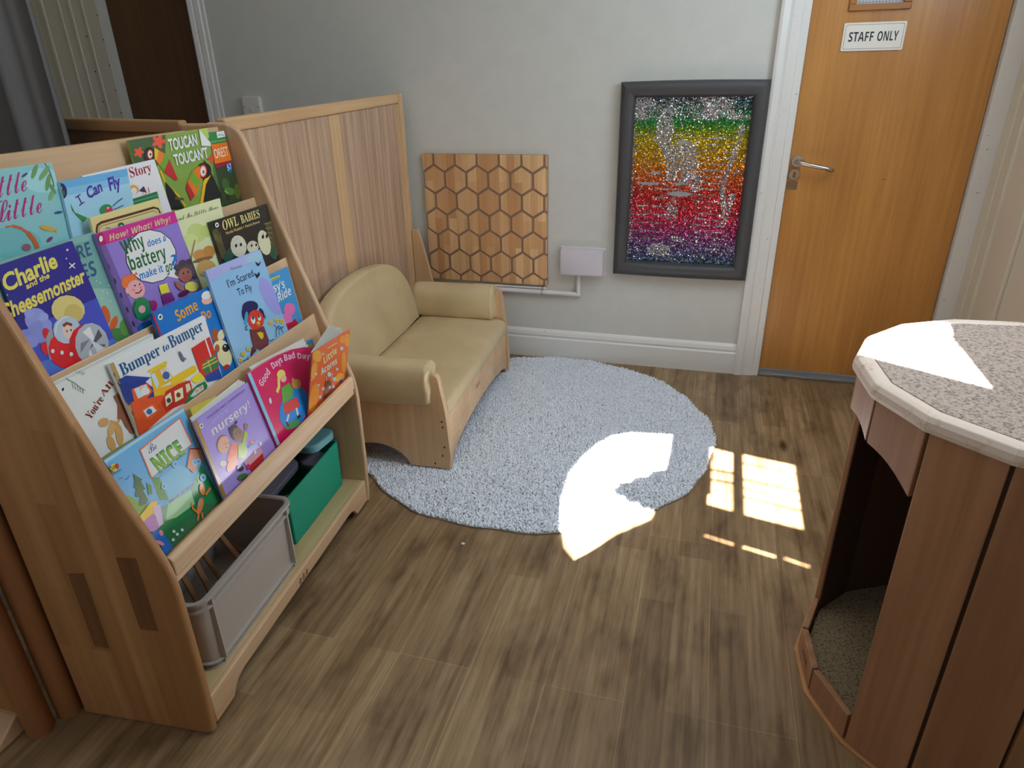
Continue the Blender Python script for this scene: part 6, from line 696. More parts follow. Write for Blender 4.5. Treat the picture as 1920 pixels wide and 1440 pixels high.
('a',0,0.002,[7066,-120],[(0,0),(2790,0),(2824,1930),(31,2207)],(205,90,40),(225,222,210),[('p',(225,150,45),[654,1924,553,2040,420,2137,322,2178,148,2195,89,2162,71,2079,113,1970,209,1855,340,1757,481,1695,603,1683,682,1725,700,1811]),('p',(215,135,40),[688,553,636,769,527,933,384,1013,234,997,107,888,27,709,8,492,54,278,159,110,302,21,456,32,588,142,671,328]),('p',(225,150,45),[434,1533,398,1658,327,1754,235,1802,140,1794,60,1732,23,1655,20,1430,34,1377,103,1280,196,1229,293,1235,375,1297,425,1404]),('p',(220,140,40),[2819,1663,2765,1734,2650,1826,2536,1870,2443,1859,2390,1796,2386,1692,2434,1567,2523,1446,2637,1351,2754,1304,2813,1309]),('p',(220,140,40),[2646,926,2559,1099,2460,1216,2369,1254,2302,1208,2272,1087,2285,913,2340,719,2425,543,2525,421,2619,378,2688,424,2718,550,2703,730]),('p',(225,150,45),[2696,128,2663,229,2556,347,2396,458,2217,541,2055,579,1940,567,1893,507,1922,411,2023,297,2178,186,2357,99,2525,57,2646,67]),('p',(220,130,40),[2548,1684,2504,1766,2412,1848,2290,1914,2162,1951,2054,1953,1985,1919,1970,1856,2010,1777,2099,1696,2220,1628,2349,1589,2461,1586,2532,1620]),('t',(205,200,140),'Little','comic',[907,1451,979,-12,-157,262]),('t',(205,210,200),'Acorns','comic',[747,1119,1229,-98,-139,259]),('p',(230,200,160),[1069,1908,1787,1815,1791,1845,1073,1938]),('p',(190,200,225),[2334,1435,2290,1480,2231,1519,2170,1544,2118,1551,2085,1537,2078,1507,2099,1465,2142,1420,2200,1381,2262,1355,2315,1348,2348,1362,2355,1393]),('p',(190,200,225),[434,1338,408,1369,372,1395,335,1412,302,1417,282,1408,276,1387,288,1359,314,1328,349,1302,387,1284,420,1280,441,1289,446,1309]),('p',(190,200,225),[1501,851,1452,905,1387,952,1319,983,1262,992,1225,977,1217,942,1238,893,1285,839,1350,791,1418,760,1477,750,1514,765,1523,801]),('p',(190,200,225),[1940,462,1896,510,1839,552,1778,581,1727,589,1695,577,1687,546,1707,502,1749,455,1807,412,1867,383,1920,374,1953,387,1960,418]),('p',(190,200,225),[1089,506,1053,548,1005,585,954,609,911,617,883,606,876,579,892,540,928,499,976,461,1027,436,1071,428,1099,439,1106,467]),('p',(190,200,225),[868,312,836,350,794,384,749,406,710,413,685,404,679,379,693,345,725,307,767,273,812,250,852,243,877,252,882,277]),('p',(190,200,225),[1887,203,1848,247,1795,286,1740,313,1694,321,1664,310,1658,282,1675,242,1714,197,1766,158,1821,131,1869,122,1899,133,1905,162]),('p',(190,200,225),[2056,776,2024,810,1982,840,1938,860,1900,866,1876,856,1871,834,1886,803,1917,768,1959,738,2003,718,2041,712,2065,721,2071,744]),('p',(190,200,225),[835,1850,812,1876,780,1898,746,1913,717,1916,698,1908,694,1890,704,1865,728,1839,760,1817,794,1802,823,1799,842,1807,846,1825]),('p',(190,200,225),[672,832,648,860,616,885,582,901,552,906,534,898,529,880,540,854,563,826,595,801,630,785,659,780,678,787,683,806]),('p',(190,200,225),[94,1283,78,1302,56,1318,33,1329,19,1331,18,1280,20,1277,42,1260,65,1250,85,1247,97,1252,101,1265]),('p',(110,60,40),[1193,65,1504,189,1632,266,1567,492,1371,681,1091,745,1017,154]),('p',(130,70,45),[1605,205,1582,281,1519,355,1428,414,1329,445,1240,443,1180,409,1158,349,1180,275,1241,201,1330,142,1430,109,1521,110,1583,144]),('p',(225,225,228),[1565,314,1534,352,1493,385,1450,405,1414,410,1391,398,1387,371,1401,335,1432,297,1472,265,1515,244,1552,239,1575,251,1579,278]),('p',(25,25,29),[1526,304,1511,323,1490,340,1469,350,1451,352,1439,346,1437,333,1444,315,1460,296,1480,280,1501,269,1520,267,1531,273,1533,286]),('p',(225,225,228),[1550,816,1601,573,1640,581,1589,824]),('p',(225,225,228),[1100,915,1155,728,1191,739,1136,926]),('p',(60,80,170),[2471,166,2406,199,2335,222,2272,231,2231,224,2218,202,2237,171,2283,135,2349,102,2420,78,2483,69,2526,76,2538,98,2519,130])],'orange picture book with cream title,leaning out over the lowest rail',6),
]
STAVES = [[(0.1031, 0.536), (0.052, 0.5403), (0.0544, 0.3328), (0.1023, 0.3293)], [(0.2463, 0.4711), (0.2026, 0.4775), (0.2078, 0.2522), (0.2478, 0.25)]]
LF = Vector((-1.055, .882, 0)); AE = math.atan2(1.012, -.084)
BM = Matrix.Translation(LF) @ Matrix.Rotation(AE, 4, 'Z')           # x along the front, y into the depth
bc = thing('book_display', 'beech book display unit with four tilted pockets of picture books', 'bookcase', LF, AE)
BW = 1.0155
prof = [(0, 0), (-.010, .012)] + bez([(-.014, .05), (-.020, .2), (-.022, .40), (-.021, .46), (-.012, .525), (.02, .62)], 4) + [(.066, .742), (.130, .941), (.195, 1.151)] + bez([(.234, 1.278), (.252, 1.322), (.285, 1.345), (.32, 1.35)], 4) + [(.36, 1.35), (.36, 0)]
for u0, u1 in ((0, .022), (.9935, BW)):
    so_ = MB().prism(prof, YZ, u0, u1).build('side_panel', M_side if u0 == 0 else M_birch, bc, bevel=.008, seg=3)
    if u0 == 0:
        b = MB()
        for poly in STAVES: b.prism(poly, YZ, -.0006, .001)
        b.build('dark_stave', M_stave_dark, so_)
LIP = {1: (-.012, .53), 2: (.093, .754), 3: (.162, .941), 4: (.237, 1.13)}
TOP = (.300, 1.338)
def board(name, d0, z0, d1, z1, th=.006):
    t = math.atan2(d1 - d0, z1 - z0); nx, nz = math.cos(t) * th, -math.sin(t) * th
    poly = [(d0, z0), (d1, z1), (d1 + nx, z1 + nz), (d0 + nx, z0 + nz)]
    return MB().prism(poly, YZ, .0225, .993).build(name, M_birch_x, bc, bevel=.002)
board('pocket_board', .056, .50, .093, .754)
board('pocket_board', .093 + .042, .724, .162, .941); board('pocket_board', .162 + .042, .911, .237, 1.13); board('pocket_board', .237 + .042, 1.10, .318, 1.338)
for k in (2, 3, 4):
    d, z = LIP[k]; MB().box((.0225, d + .008, z - .042), (.993, d + .048, z - .034)).build('pocket_floor', M_birch_x, bc)
MB().box((.0225, .004, .484), (.993, .055, .494)).build('pocket_floor', M_birch_x, bc)
fr = [(-.016, .482), (-.016, .522), (-.010, .530), (.000, .530), (.003, .524), (.003, .482)]
MB().prism(fr, YZ, .0225, .993).build('front_rail', M_birch_x, bc, bevel=.003)
MB().box((.0225, -.012, .462), (.993, .012, .4815)).build('lower_rail', M_birch_x, bc, bevel=.003)
MB().box((.0225, .006, .088), (.993, .352, .106)).build('bottom_shelf', wood('shelf_birch', (196, 172, 124), (216, 194, 146), 'x', .42), bc, bevel=.002)
ap_ = [(.0225, .02), (.10, .02)] + bez([(.10, .02), (.125, .05), (.16, .06)], 4)[1:] + [(.84, .06)] + bez([(.84, .06), (.875, .05), (.90, .02)], 4)[1:] + [(.993, .02), (.993, .106), (.0225, .106)]
MB().prism(ap_, XZ, -.010, .0055).build('apron', M_birch_x, bc, bevel=.003)
MB().box((.0225, .353, .02), (.993, .359, 1.33)).build('back_panel', M_birch, bc)
def figures(mb, x, z, s, fn):
    for i in range(3):
        cx = x + i * s * .8
        mb.add([fn(cx + dx * s, z + dz * s) for dx, dz in ((-.12, .75), (.12, .75), (.15, .95), (-.05, 1.0))], [(0, 1, 2, 3)])
        mb.add([fn(cx + dx * s, z + dz * s) for dx, dz in ((-.3, .1), (-.18, .1), (.1, .7), (-.1, .7))], [(0, 1, 2, 3)])
        mb.add([fn(cx + dx * s, z + dz * s) for dx, dz in ((.15, .05), (.3, .1), (.15, .45), (.05, .7))], [(0, 1, 2, 3)])
        mb.add([fn(cx + dx * s, z + dz * s) for dx, dz in ((-.35, .5), (.35, .6), (.35, .68), (-.35, .58))], [(0, 1, 2, 3)])
b = MB(); figures(b, .475, .062, .026, lambda x, z: (x, -.0106, z)); b.build('maker_mark', mat('burnt_mark', (90, 50, 28), .8), bc)

# books
TAU = math.atan(.14)
def book_matrix(k, o, og):
    if k == 'a': d0, z0, t = .008, .53, math.atan(-.22)
    else:
        d0, z0 = LIP[k]; d0 += .018 if k > 1 else .034; t = TAU
    ex = Vector((1, 0, 0)); es = Vector((0, math.sin(t), math.cos(t))); en = Vector((0, -math.cos(t), math.sin(t)))
    m = Matrix((ex, es, en)).transposed().to_4x4()
    m.translation = Vector((0, d0, z0)) + ex * og[0] + es * og[1] + en * o
    return BM @ m
def paper(c): return tuple(min(.86, x * BOOKK) for x in c)
def make_book(k, o, th, og, quad, col, pages, art, label, fan):
    q = [(a / 1e4, b_ / 1e4) for a, b_ in quad]
    t = thing('picture_book', label, 'book', group='picture books in the display', matrix=book_matrix(k, o / 1e4, (og[0] / 1e4, og[1] / 1e4)))
    cov = paper(lin(col)); ctr = (sum(p[0] for p in q) / len(q), sum(p[1] for p in q) / len(q))
    ins = [(p[0] + (ctr[0] - p[0]) * .018, p[1] + (ctr[1] - p[1]) * .018) for p in q]
    b = MB(); b.prism(q, XY, -.0009, 0, c=cov); b.prism(q, XY, -th, -th + .0009, c=cov)
    sp_ = [q[0], (q[0][0] + .0012, q[0][1]), (q[-1][0] + .0012, q[-1][1]), q[-1]]; b.prism(sp_, XY, -th + .0009, -.0009, c=cov)
    b.build('cover', M_print, t)
    b = MB(); b.prism(ins, XY, -th + .001, -.001)
    if fan:
        for i in range(fan):
            f = (i + 1) / fan; ex = .016 if k != 'a' else .0; il_ = .03 if fan == 4 else .004; back = .012 + .045 * f if k == 'a' else -.0
            tl, tr = q[-1], q[2]
            if k == 'a':
                vs = [(q[0][0], q[0][1], -th), (q[1][0] - .01, q[1][1], -th - .002 * i), (tr[0] - .008 - .012 * f, tr[1] + .004 * f, -th - .012 - .05 * f), (tl[0] + .001, tl[1], -th - .003)]
            else:
                vs = [(q[0][0] + il_, q[0][1], -th + .0005), (q[1][0] - .004, q[1][1], -th + .0005), (tr[0] - .015 - .02 * f, tr[1] + ex * f + (tl[1] - tr[1]) * .45 * f, -th - .0045 * f), (tl[0] + il_, tl[1] + ex * .55 * f, -th - .0045 * f)]
            b.add(vs + [(x, y, z - .0004) for x, y, z in vs], [(0, 1, 2, 3), (7, 6, 5, 4), (0, 4, 5, 1), (1, 5, 6, 2), (2, 6, 7, 3), (3, 7, 4, 0)])
    b.build('pages', M_paper, t)
    il = MB(); ti = MB(); z = .00025
    for i, a in enumerate(art):
        z += .00005
        c = paper(lin(a[1]))
        if a[0] == 'p':
            P = [(a[2][j] / 1e4, a[2][j + 1] / 1e4, z) for j in range(0, len(a[2]), 2)]
            il.add(P, [tuple(range(len(P)))], 0, c)
        else:
            g = [x / 1e4 for x in a[4]]
            put_text(ti, a[2], a[3], g[0:2], g[2:4], g[4:6], z, c)
    if il.v: il.build('cover_picture', M_print, t, fix=False)
    if ti.v: ti.build('title_lettering', M_print, t, fix=False)
    return t
for bk in BOOKS: make_book(*bk)

# ------------------------------------------------------------------ crate, bin and contents on the bottom shelf
def on_shelf(u, d, z=.1065): return BM @ Vector((u, d, z))
M_crate = mat('taupe_plastic', (180, 170, 160), .42); M_crate2 = M_crate
cr_ = thing('storage_crate', 'taupe plastic stacking crate full of wooden sticks on the bottom shelf', 'crate', on_shelf(.315, .155), AE)
def shell(mb, hw, hd, z0, z1, r, wall, taper=.94):
    o0, o1 = rrect(-hw * taper, -hd * taper, hw * taper, hd * taper, r), rrect(-hw, -hd, hw, hd, r)
    i0, i1 = rrect(-hw * taper + wall, -hd * taper + wall, hw * taper - wall, hd * taper - wall, r * .8), rrect(-hw + wall, -hd + wall, hw - wall, hd - wall, r * .8)
    mb.loft([[(x, y, z0) for x, y in o0], [(x, y, z1) for x, y in o1], [(x, y, z1) for x, y in i1], [(x, y, z0 + .004) for x, y in i0]])
b = MB(); shell(b, .222, .138, 0, .222, .03, .004, .955); b.build('body', M_crate, cr_, smooth=True, angle=40)
b = MB()
def flange(mb, hw, hd, r, ext, z0, z1):
    a, c = rrect(-hw, -hd, hw, hd, r), rrect(-hw - ext, -hd - ext, hw + ext, hd + ext, r + ext); n = len(a)
    vs = [(x, y, z) for z in (z0, z1) for x, y in a] + [(x, y, z) for z in (z0, z1) for x, y in c]
    fs = []
    for i in range(n):
        j = (i + 1) % n
        fs += [(n + i, n + j, 3 * n + j, 3 * n + i), (i, 2 * n + i, 2 * n + j, j), (2 * n + i, 3 * n + i, 3 * n + j, 2 * n + j), (i, j, n + j, n + i)]
    mb.add(vs, fs)
flange(b, .222, .138, .03, .012, .216, .224); flange(b, .220, .136, .03, .011, .190, .195)
b.build('rim', M_crate, cr_, smooth=True, angle=40)
b = MB(); flange(b, .2125, .1325, .028, .009, .016, .020); flange(b, .212, .132, .028, .008, .0, .004); b.build('base_flange', M_crate, cr_, smooth=True, angle=40)
for s in (-1, 1):
    MB().box((s * .185 - .003, -.1475, .0185), (s * .185 + .003, -.130, .192)).build('rib', M_crate, cr_)
    MB().box((s * .185 - .003, -.149, .194), (s * .185 + .003, -.137, .217)).build('rib', M_crate, cr_)
    MB().box((s * .185 - .003, -.141, .002), (s * .185 + .003, -.131, .017)).build('rib', M_crate, cr_)
M_stick = wood('stick_wood', (150, 104, 62), (184, 136, 88), 'x', .5)
cm = BM @ Matrix.Translation((.315, .155, .1065))
SK = [((-.17, -.085, .014), (-.06, .09, .10), .016, 'stubby stick at the near end of the crate'), ((-.13, -.085, .014), (-.02, .09, .15), .014, 'stick leaning towards the back of the crate, second from the near end'), ((-.085, -.085, .014), (.03, .09, .19), .015, 'longest stick propped in the crate, third from the near end'),
      ((-.02, -.085, .014), (.08, .09, .12), .012, 'stick left of the pale hoop piece'), ((.075, -.085, .014), (.15, .09, .15), .015, 'stick right of the pale hoop piece'), ((.14, -.085, .014), (.19, .09, .06), .014, 'stick lowest at the far end of the crate')]
for a, c, r_, lb in SK:
    A_, C_ = cm @ Vector(a), cm @ Vector(c); dv = (C_ - A_); ln = dv.length
    m = dv.to_track_quat('X', 'Z').to_matrix().to_4x4(); m.translation = A_
    tag(MB().box((0, -r_ / 2, 0), (ln, r_ / 2, r_)).build('wooden_stick', M_stick, bevel=.002, matrix=m), 'wooden ' + lb, 'stick', 'sticks in the crate')
b = MB(); pts = [(-.03, 0, 0)] + [(-.03 + .03 * (1 - math.cos(t)), 0, .10 + .03 * math.sin(t)) for t in np.linspace(0, math.pi / 1.6, 7)]
ho = b.tube(pts, .006, 10).build('wooden_hoop', mat('pale_hoop', (190, 160, 130), .5), smooth=True, matrix=cm @ Matrix.Translation((.06, -.10, .02)))
tag(ho, 'pale bent wooden hoop piece poking up in the crate', 'wooden piece')

M_green = mat('green_plastic', (0, 142, 112), .5, spec=.3)
gb = thing('storage_bin', 'bright green plastic bin holding stepping slabs on the bottom shelf', 'bin', on_shelf(.778, .195), AE)
b = MB(); shell(b, .182, .135, 0, .182, .006, .005, .985); b.build('body', M_green, gb, bevel=.001)
gm = BM @ Matrix.Translation((.778, .195, .1065))
def slab(name, label, cat, col, size, loc, rot, r=.03, group=None):
    m = gm @ Matrix.Translation(loc) @ Matrix.Rotation(R(rot[2]), 4, 'Z') @ Matrix.Rotation(R(rot[0]), 4, 'X') @ Matrix.Rotation(R(rot[1]), 4, 'Y')
    M_ = mat(name + '_paint', col, .45)
    b = MB(); b.prism(rrect(-size[0] / 2, -size[1] / 2, size[0] / 2, size[1] / 2, r), XY, 0, size[2])
    return tag(b.build(name, M_, matrix=m, bevel=.006, seg=3), label, cat, group)
slab('stepping_slab', 'teal rounded slab lying on top of the green bin', 'slab', (110, 170, 178), (.15, .14, .030), (.133, -.05, .190), (0, 2, -6), .035, 'slabs in the green bin')
slab('stepping_slab', 'long dark purple-grey slab leaning out of the green bin beside the crate', 'slab', (120, 114, 128), (.23, .10, .026), (-.05, .0, .140), (9, -3, 0), .035, 'slabs in the green bin')
slab('stepping_slab', 'second purple-grey slab under the teal one', 'slab', (126, 120, 134), (.085, .085, .024), (.118, -.062, .120), (8, -4, 0), .03, 'slabs in the green bin')
slab('stepping_slab', 'small blue slab deep at the near corner of the green bin', 'slab', (85, 130, 150), (.09, .07, .024), (-.12, -.088, .095), (0, 0, 0), .02, 'slabs in the green bin')
slab('stepping_slab', 'brown slab wedged low in the middle of the green bin', 'slab', (120, 96, 84), (.10, .06, .022), (0, -.09, .075), (0, 4, 0), .02, 'slabs in the green bin')

# ------------------------------------------------------------------ sofa
SF = Vector((-.900, 2.151, 0)); SA = math.atan2(1.031, -.049); SL = 1.035
sf = thing('childrens_sofa', 'small beech sofa with tan vinyl cushions on the edge of the rug', 'sofa', SF + Vector((0, 0, .0185)), SA)
def end_profile(h):
    k = h - .405
    top = bez([(.0, .17), (.006, .26), (.020, .345 + k * .6), (.026, .385 + k), (.036, .402 + k), (.048, .402 + k), (.058, .388 + k), (.062, .355 + k), (.070, .322 + k * .5), (.10, .305)], 4)
    arch = bez([(.46, 0), (.445, .035), (.39, .075), (.30, .086), (.23, .066), (.19, .035), (.175, .012), (.165, 0)], 4)
    return [(0, 0), (-.006, .06)] + top + [(.54, .305), (.56, .29), (.56, 0)] + arch
for u0, u1, h in ((0, .032, .412), (SL - .032, SL, .445)):
    e = MB().prism([(d, max(z, -.012) if z > 0 else 0) for d, z in end_profile(h)], YZ, u0, u1).build('end_panel', M_sofa_end, sf, bevel=.007, seg=3)
    if u0 == 0:
        for d, z in ((.022, .215), (.020, .19), (.028, .06), (.062, .02), (.018, .10)): MB().tube([(-.0012, d, z), (.001, d, z)], .004, 8).build('screw_cap', M_black, e)
fb = [(.033, 0.0), (.033, .226), (SL - .033, .226), (SL - .033, 0.0)] + bez([(SL - .045, .0), (SL - .07, .030), (.86, .053), (.70, .072), (.52, .080), (.34, .075), (.18, .058), (.09, .03), (.05, .0)], 4)
MB().prism(fb, XZ, .006, .028).build('front_board', M_sofa_wood, sf, bevel=.004)
b = MB(); figures(b, .435, .155, .026, lambda x, z: (x, .0054, z)); b.build('maker_mark', M_black, sf)
MB().box((.033, .03, .10), (SL - .033, .47, .205)).build('seat_base', M_sofa_wood, sf)
# seat cushion
rings = []
for u in (.036, .040, .055, .08, .3, .52, .74, .95, .98, SL - .040, SL - .036):
    e = min(1, min(u - .034, SL - .034 - u) / .02); s = math.sin(e * math.pi / 2)
    crown = .006 * math.sin(math.pi * u / SL)
    prof_ = [(.002, .230), (-.001, .245), (.000, .270), (.010, .288), (.035, .296 + crown * .4), (.12, .299 + crown), (.25, .300 + crown), (.38, .300 + crown), (.45, .298), (.462, .285), (.462, .215), (.03, .215), (.006, .222)]
    cx, cz = .23, .25
    rings.append([(u, cx + (d - cx) * (.96 + .04 * s), cz + (z - cz) * (.8 + .2 * s)) for d, z in prof_])
o = MB().loft(rings).build('seat_cushion', M_vinyl, sf, smooth=True, angle=60)
# arm rolls
def arm(side, h):
    rings = []
    base = [(.0, .0), (-.022, .006), (-.034, .04), (-.036, .09), (-.030, .135), (-.012, .160), (.018, .172), (.050, .168), (.078, .150), (.092, .118), (.095, .07), (.092, .025), (.084, .0), (.06, -.002), (.036, .0)]
    ds = [.058, .062, .067, .074, .084, .10, .14, .21, .30, .38, .44, .485, .495]
    for i, d in enumerate(ds):
        pr = []
        for j, (x, z) in enumerate(base):
            cxx, czz = .03, .085
            k = {0: .80, 1: .93, 2: 1.0, 3: 1.02}.get(i, 1.0)
            if i == len(ds) - 1: k = .85
            if i == len(ds) - 2: k = .97
            if i < 5: k *= 1 + .035 * math.sin(j * 2.9 + i * 1.3)
            sag = -.012 * math.sin(math.pi * max(0, d - .06) / .44) * (1 if j in (1, 2, 3, 0) else 0)
            X = cxx + (x - cxx) * k; Zz = czz + (z - czz) * k
            pr.append((X, d + (.01 * math.sin(j * 2.2) if i < 2 else 0), .288 + Zz + sag + h))
        rings.append(pr)
    if side: rings = [[(SL - x, y, z) for x, y, z in r] for r in rings]
    o = MB().loft(rings).build('arm_cushion', M_vinyl, sf, smooth=True, angle=70)
    sd = o.modifiers.new('smooth', 'SUBSURF'); sd.levels = 1; sd.render_levels = 2
arm(0, .0); arm(1, .012)
# back cushion
arc = bez([(.055, .300), (.050, .40), (.062, .48), (.11, .562), (.19, .612), (.32, .643), (.49, .654), (.65, .645), (.78, .618), (.87, .570), (.93, .49), (.955, .40), (.955, .300)], 5)
def back_ring(off, shrink):
    out = []
    cx, cz = .505, .44
    for u, z in arc:
        d = .452 + (z - .29) * .19 + off
        out.append((cx + (u - cx) * shrink, d, cz + (z - cz) * (shrink if z > .31 else 1)))
    return out
rings = [back_ring(.004, .90), back_ring(.0, .955), back_ring(.006, .985), back_ring(.020, 1.0), back_ring(.045, 1.0), back_ring(.060, .985)]
b = MB()
# domed front: close with a centre fan
b.loft(rings, cap=False)
n = len(arc); c0 = len(b.v)
inner = back_ring(-.004, .55); b.v += inner
for j in range(n - 1): b.f.append((j, j + 1, c0 + j + 1, c0 + j)); b.m.append(0); b.c.append(None)
b.f.append(tuple(c0 + j for j in range(n))); b.m.append(0); b.c.append(None)
k5 = 5 * n; b.f.append(tuple(k5 + j for j in range(n))); b.m.append(0); b.c.append(None)
b.f.append(tuple([i * n for i in range(6)] + [i * n + n - 1 for i in range(5, -1, -1)])); b.m.append(0); b.c.append(None)
b.f.append((0, n - 1, c0 + n - 1, c0)); b.m.append(0); b.c.append(None)
b.build('back_cushion', M_vinyl, sf, smooth=True, angle=75)
MB().prism([(u, z - .01) for u, z in arc], lambda p, t: (p[0], .452 + (p[1] - .29) * .19 + t, p[1]), .061, .075).build('back_board', M_sofa_wood, sf)

# ------------------------------------------------------------------ rug
def rug():
    c = np.array([-.668, 2.622]); Rr = .797
    st = .0062
    g = np.arange(-Rr, Rr, st); X, Y = np.meshgrid(g, g); X = X.ravel(); Y = Y.ravel()
    X = X + rng.normal(0, st * .35, X.size); Y = Y + rng.normal(0, st * .35, Y.size)
    r = np.hypot(X, Y); th = np.arctan2(Y, X)
    lim = Rr - .006 + .006 * np.sin(th * 9) + .004 * np.sin(th * 23 + 1)
    k = (r < lim) & (rng.random(X.size) > .10); X, Y = X[k], Y[k]; n = X.size
    # each tuft: leaning tapered 4-sided loop
    hgt = rng.uniform(.007, .0135, n) ; le = rng.normal(0, .0042, (n, 2)); wd = rng.uniform(.0032, .0048, n); ro = rng.uniform(0, np.pi, n)
    V = np.zeros((n, 9, 3))
    for j in range(4):
        a = ro + j * np.pi / 2
        V[:, j, 0] = X + wd * np.cos(a); V[:, j, 1] = Y + wd * np.sin(a); V[:, j, 2] = .005
        V[:, 4 + j, 0] = X + le[:, 0] * .8 + wd * .95 * np.cos(a + .4); V[:, 4 + j, 1] = Y + le[:, 1] * .8 + wd * .95 * np.sin(a + .4); V[:, 4 + j, 2] = .005 + hgt * .72
    V[:, 8, 0] = X + le[:, 0]; V[:, 8, 1] = Y + le[:, 1]; V[:, 8, 2] = .005 + hgt
    B = np.arange(n)[:, None] * 9
    F = np.concatenate([B + np.array([[j, (j + 1) % 4, 4 + (j + 1) % 4, 4 + j]]) for j in range(4)], 0).tolist() + np.concatenate([B + np.array([[4 + j, 4 + (j + 1) % 4, 8]]) for j in range(4)], 0).tolist()
    me = bpy.data.meshes.new('pile'); me.from_pydata(V.reshape(-1, 3).tolist(), [], F)
    me.polygons.foreach_set('use_smooth', [True] * len(me.polygons))
    M_p = mat('rug_pile', RUGC, .95, spec=.1); me.materials.append(M_p)
    L = M_p.node_tree.links.new; nn = noise(M_p, 90, 3, .6, mapped(M_p)); rp = ramp(M_p, [(.32, tuple(int(c * .82) for c in RUGC)), (.5, RUGC)]); L(nn.outputs['Fac'], rp.inputs['Fac']); L(rp.outputs['Color'], bsdf(M_p).inputs['Base Color'])
    t = thing('round_rug', 'round pale blue-grey shaggy rug on the floor in front of the sofa', 'rug', (c[0], c[1], 0))
    o = bpy.data.objects.new('pile', me); S.collection.objects.link(o); o.parent = t; o['kind'] = 'stuff'
    a = np.linspace(0, 2 * np.pi, 121)[:-1]; rr = Rr - .003 + .006 * np.sin(a * 9) + .004 * np.sin(a * 23 + 1)
    MB().prism([(float(p * math.cos(q)), float(p * math.sin(q))) for p, q in zip(rr, a)], XY, .001, .0055).build('backing', mat('rug_backing', (150, 140, 130), .9), t)
rug()
bit = MB(); bit.loft([[(.006 * s * math.cos(a) * (1.3 if i % 2 else 1), .006 * s * math.sin(a), z) for i, a in enumerate(np.linspace(0, 2 * math.pi, 9)[:-1])] for z, s in ((0, .8), (.003, 1.1), (.006, .7))])
tag(bit.build('paper_scrap', mat('white_scrap', (220, 216, 214), .7), smooth=True, matrix=Matrix.Translation((-.698, 1.735, 0))), 'tiny white scrap on the floorboards in front of the rug', 'scrap')

# ------------------------------------------------------------------ play den (sixteen sided drum)
DC = Vector((.721, 1.4856, 0)); DR, DPH, DH, NS = .3664, .27254, .855, 16
den = thing('play_den', 'drum-shaped beech play den with beige carpeted top and arched opening', 'play den', DC)
vx = lambda k, r=DR: (r * math.cos(DPH + 2 * math.pi * k / NS), r * math.sin(DPH + 2 * math.pi * k / NS))
# find the corner nearest A (.44,1.262), opening runs from A clockwise to D
cor = [(Vector((DC.x + vx(k)[0], DC.y + vx(k)[1])) - Vector((.44, 1.262))).length for k in range(NS)]
kA = min(range(NS), key=lambda k: cor[k]); OPEN = [(kA - 1) % NS, (kA - 2) % NS, (kA - 3) % NS]   # panel k spans corner k..k+1
TH = .016
def panel_poly(k, r0, r1, g=.0035):
    a, c = np.array(vx(k, r1)), np.array(vx(k + 1, r1)); d = (c - a) / np.linalg.norm(c - a)
    a2, c2 = np.array(vx(k, r0)), np.array(vx(k + 1, r0))
    return [tuple(a2 + d * g), tuple(c2 - d * g), tuple(c - d * g), tuple(a + d * g)]
def vz(k, t):   # underside of the arch at panel corner
    tab = [.700, .747, .757, .715]; i = {kA: 0, (kA - 1) % NS: 1, (kA - 2) % NS: 2, (kA - 3) % NS: 3}
    return tab[i[k % NS]]
for k in range(NS):
    P = panel_poly(k, DR - TH, DR)
    if k not in OPEN:
        MB().prism(P, XY, .012, DH).build('panel', M_dome, den, bevel=.004)
    else:
        # valance with sloping underside, points P: inner a, inner c, outer c, outer a
        za, zc = vz(k, 0), vz(k + 1, 0)
        for nm_, lo, hi in (('valance', (za, zc), (DH, DH)), ('kick_board', (.012, .012), (.088, .088))):
            b = MB(); m_ = 6; ringsv = []
            for s in range(m_ + 1):
                t = s / m_; z0 = lo[0] + (lo[1] - lo[0]) * t + (.012 * math.sin(math.pi * t) if nm_ == 'valance' else 0)
                pi = tuple(np.array(P[0]) * (1 - t) + np.array(P[1]) * t); po = tuple(np.array(P[3]) * (1 - t) + np.array(P[2]) * t)
                ringsv.append([(*pi, z0), (*po, z0), (*po, hi[0]), (*pi, hi[0])])
            b.loft(ringsv); b.build(nm_, M_dome, den, bevel=.002)
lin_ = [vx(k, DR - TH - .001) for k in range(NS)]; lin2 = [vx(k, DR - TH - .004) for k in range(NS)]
b = MB()
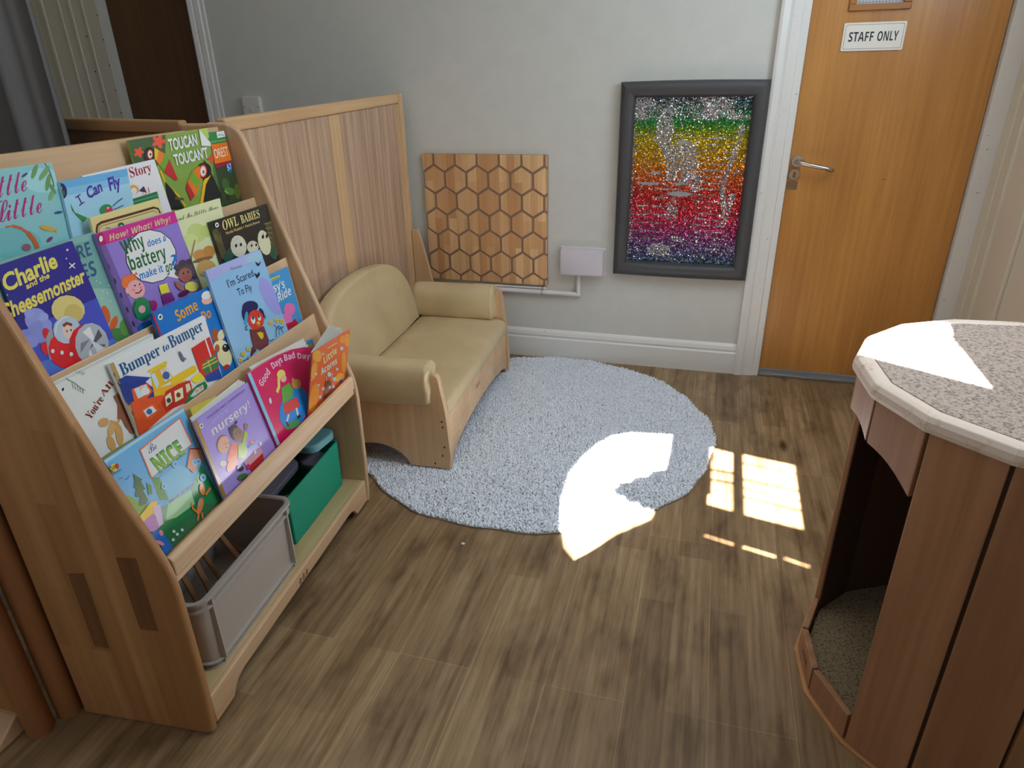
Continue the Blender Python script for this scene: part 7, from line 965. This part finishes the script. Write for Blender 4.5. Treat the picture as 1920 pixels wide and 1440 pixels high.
for k in range(NS):
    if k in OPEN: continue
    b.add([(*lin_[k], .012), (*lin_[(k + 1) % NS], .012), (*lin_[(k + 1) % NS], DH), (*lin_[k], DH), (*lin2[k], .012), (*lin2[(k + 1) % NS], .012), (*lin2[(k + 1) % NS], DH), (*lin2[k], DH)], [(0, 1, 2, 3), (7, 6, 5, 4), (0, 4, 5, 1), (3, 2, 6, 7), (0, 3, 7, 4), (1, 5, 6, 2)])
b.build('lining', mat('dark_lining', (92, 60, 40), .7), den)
def ngon(r): return [vx(k, r) for k in range(NS)]
b = MB(); b.loft([[(x, y, 0) for x, y in ngon(DR + .009)], [(x, y, .010) for x, y in ngon(DR + .009)], [(x, y, .0115) for x, y in ngon(DR + .007)]]); b.build('base_rim', wood('base_rim_wood', (190, 138, 92), (212, 160, 112), 'x', .4), den)
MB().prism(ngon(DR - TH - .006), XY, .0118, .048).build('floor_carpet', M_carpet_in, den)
MB().prism(ngon(DR - .002), XY, DH + .0005, DH + .016).build('top_board', M_dome, den)
M_rim = mat('worn_birch_rim', (234, 214, 198), .45); _n = noise(M_rim, 22, 5, .7, mapped(M_rim)); _r = ramp(M_rim, [(.34, (210, 178, 150)), (.44, (234, 214, 198))])
M_rim.node_tree.links.new(_n.outputs['Fac'], _r.inputs['Fac']); M_rim.node_tree.links.new(_r.outputs['Color'], bsdf(M_rim).inputs['Base Color'])
pr = [(DR - .028, DH + .0165), (DR + .004, DH - .006), (DR + .010, DH - .004), (DR + .013, DH + .006), (DR + .012, DH + .018), (DR + .006, DH + .028), (DR - .004, DH + .0315), (DR - .020, DH + .031), (DR - .028, DH + .027)]
pr[1] = (DR + .002, DH + .0165); pr.insert(2, (DR + .002, DH - .006))
b = MB(); rings = [[(*vx(k, r), z) for r, z in pr] for k in range(NS)]; rings.append(rings[0]); b.loft(rings, cap=False)
b.build('rim', M_rim, den, bevel=.002)
# bumpy rim dents
MB().prism(ngon(DR - .0285), XY, DH + .0165, DH + .029).build('top_carpet', M_carpet, den)
b = MB(); cA, cB = np.array(vx(OPEN[1], DR + .0004)), np.array(vx(OPEN[1] + 1, DR + .0004)); dd_ = (cB - cA) / np.linalg.norm(cB - cA); mid = (cA + cB) / 2
figures(b, -.018, .04, .022, lambda x, z: (mid[0] - dd_[0] * x, mid[1] - dd_[1] * x, z)); b.build('maker_mark', M_black, den)
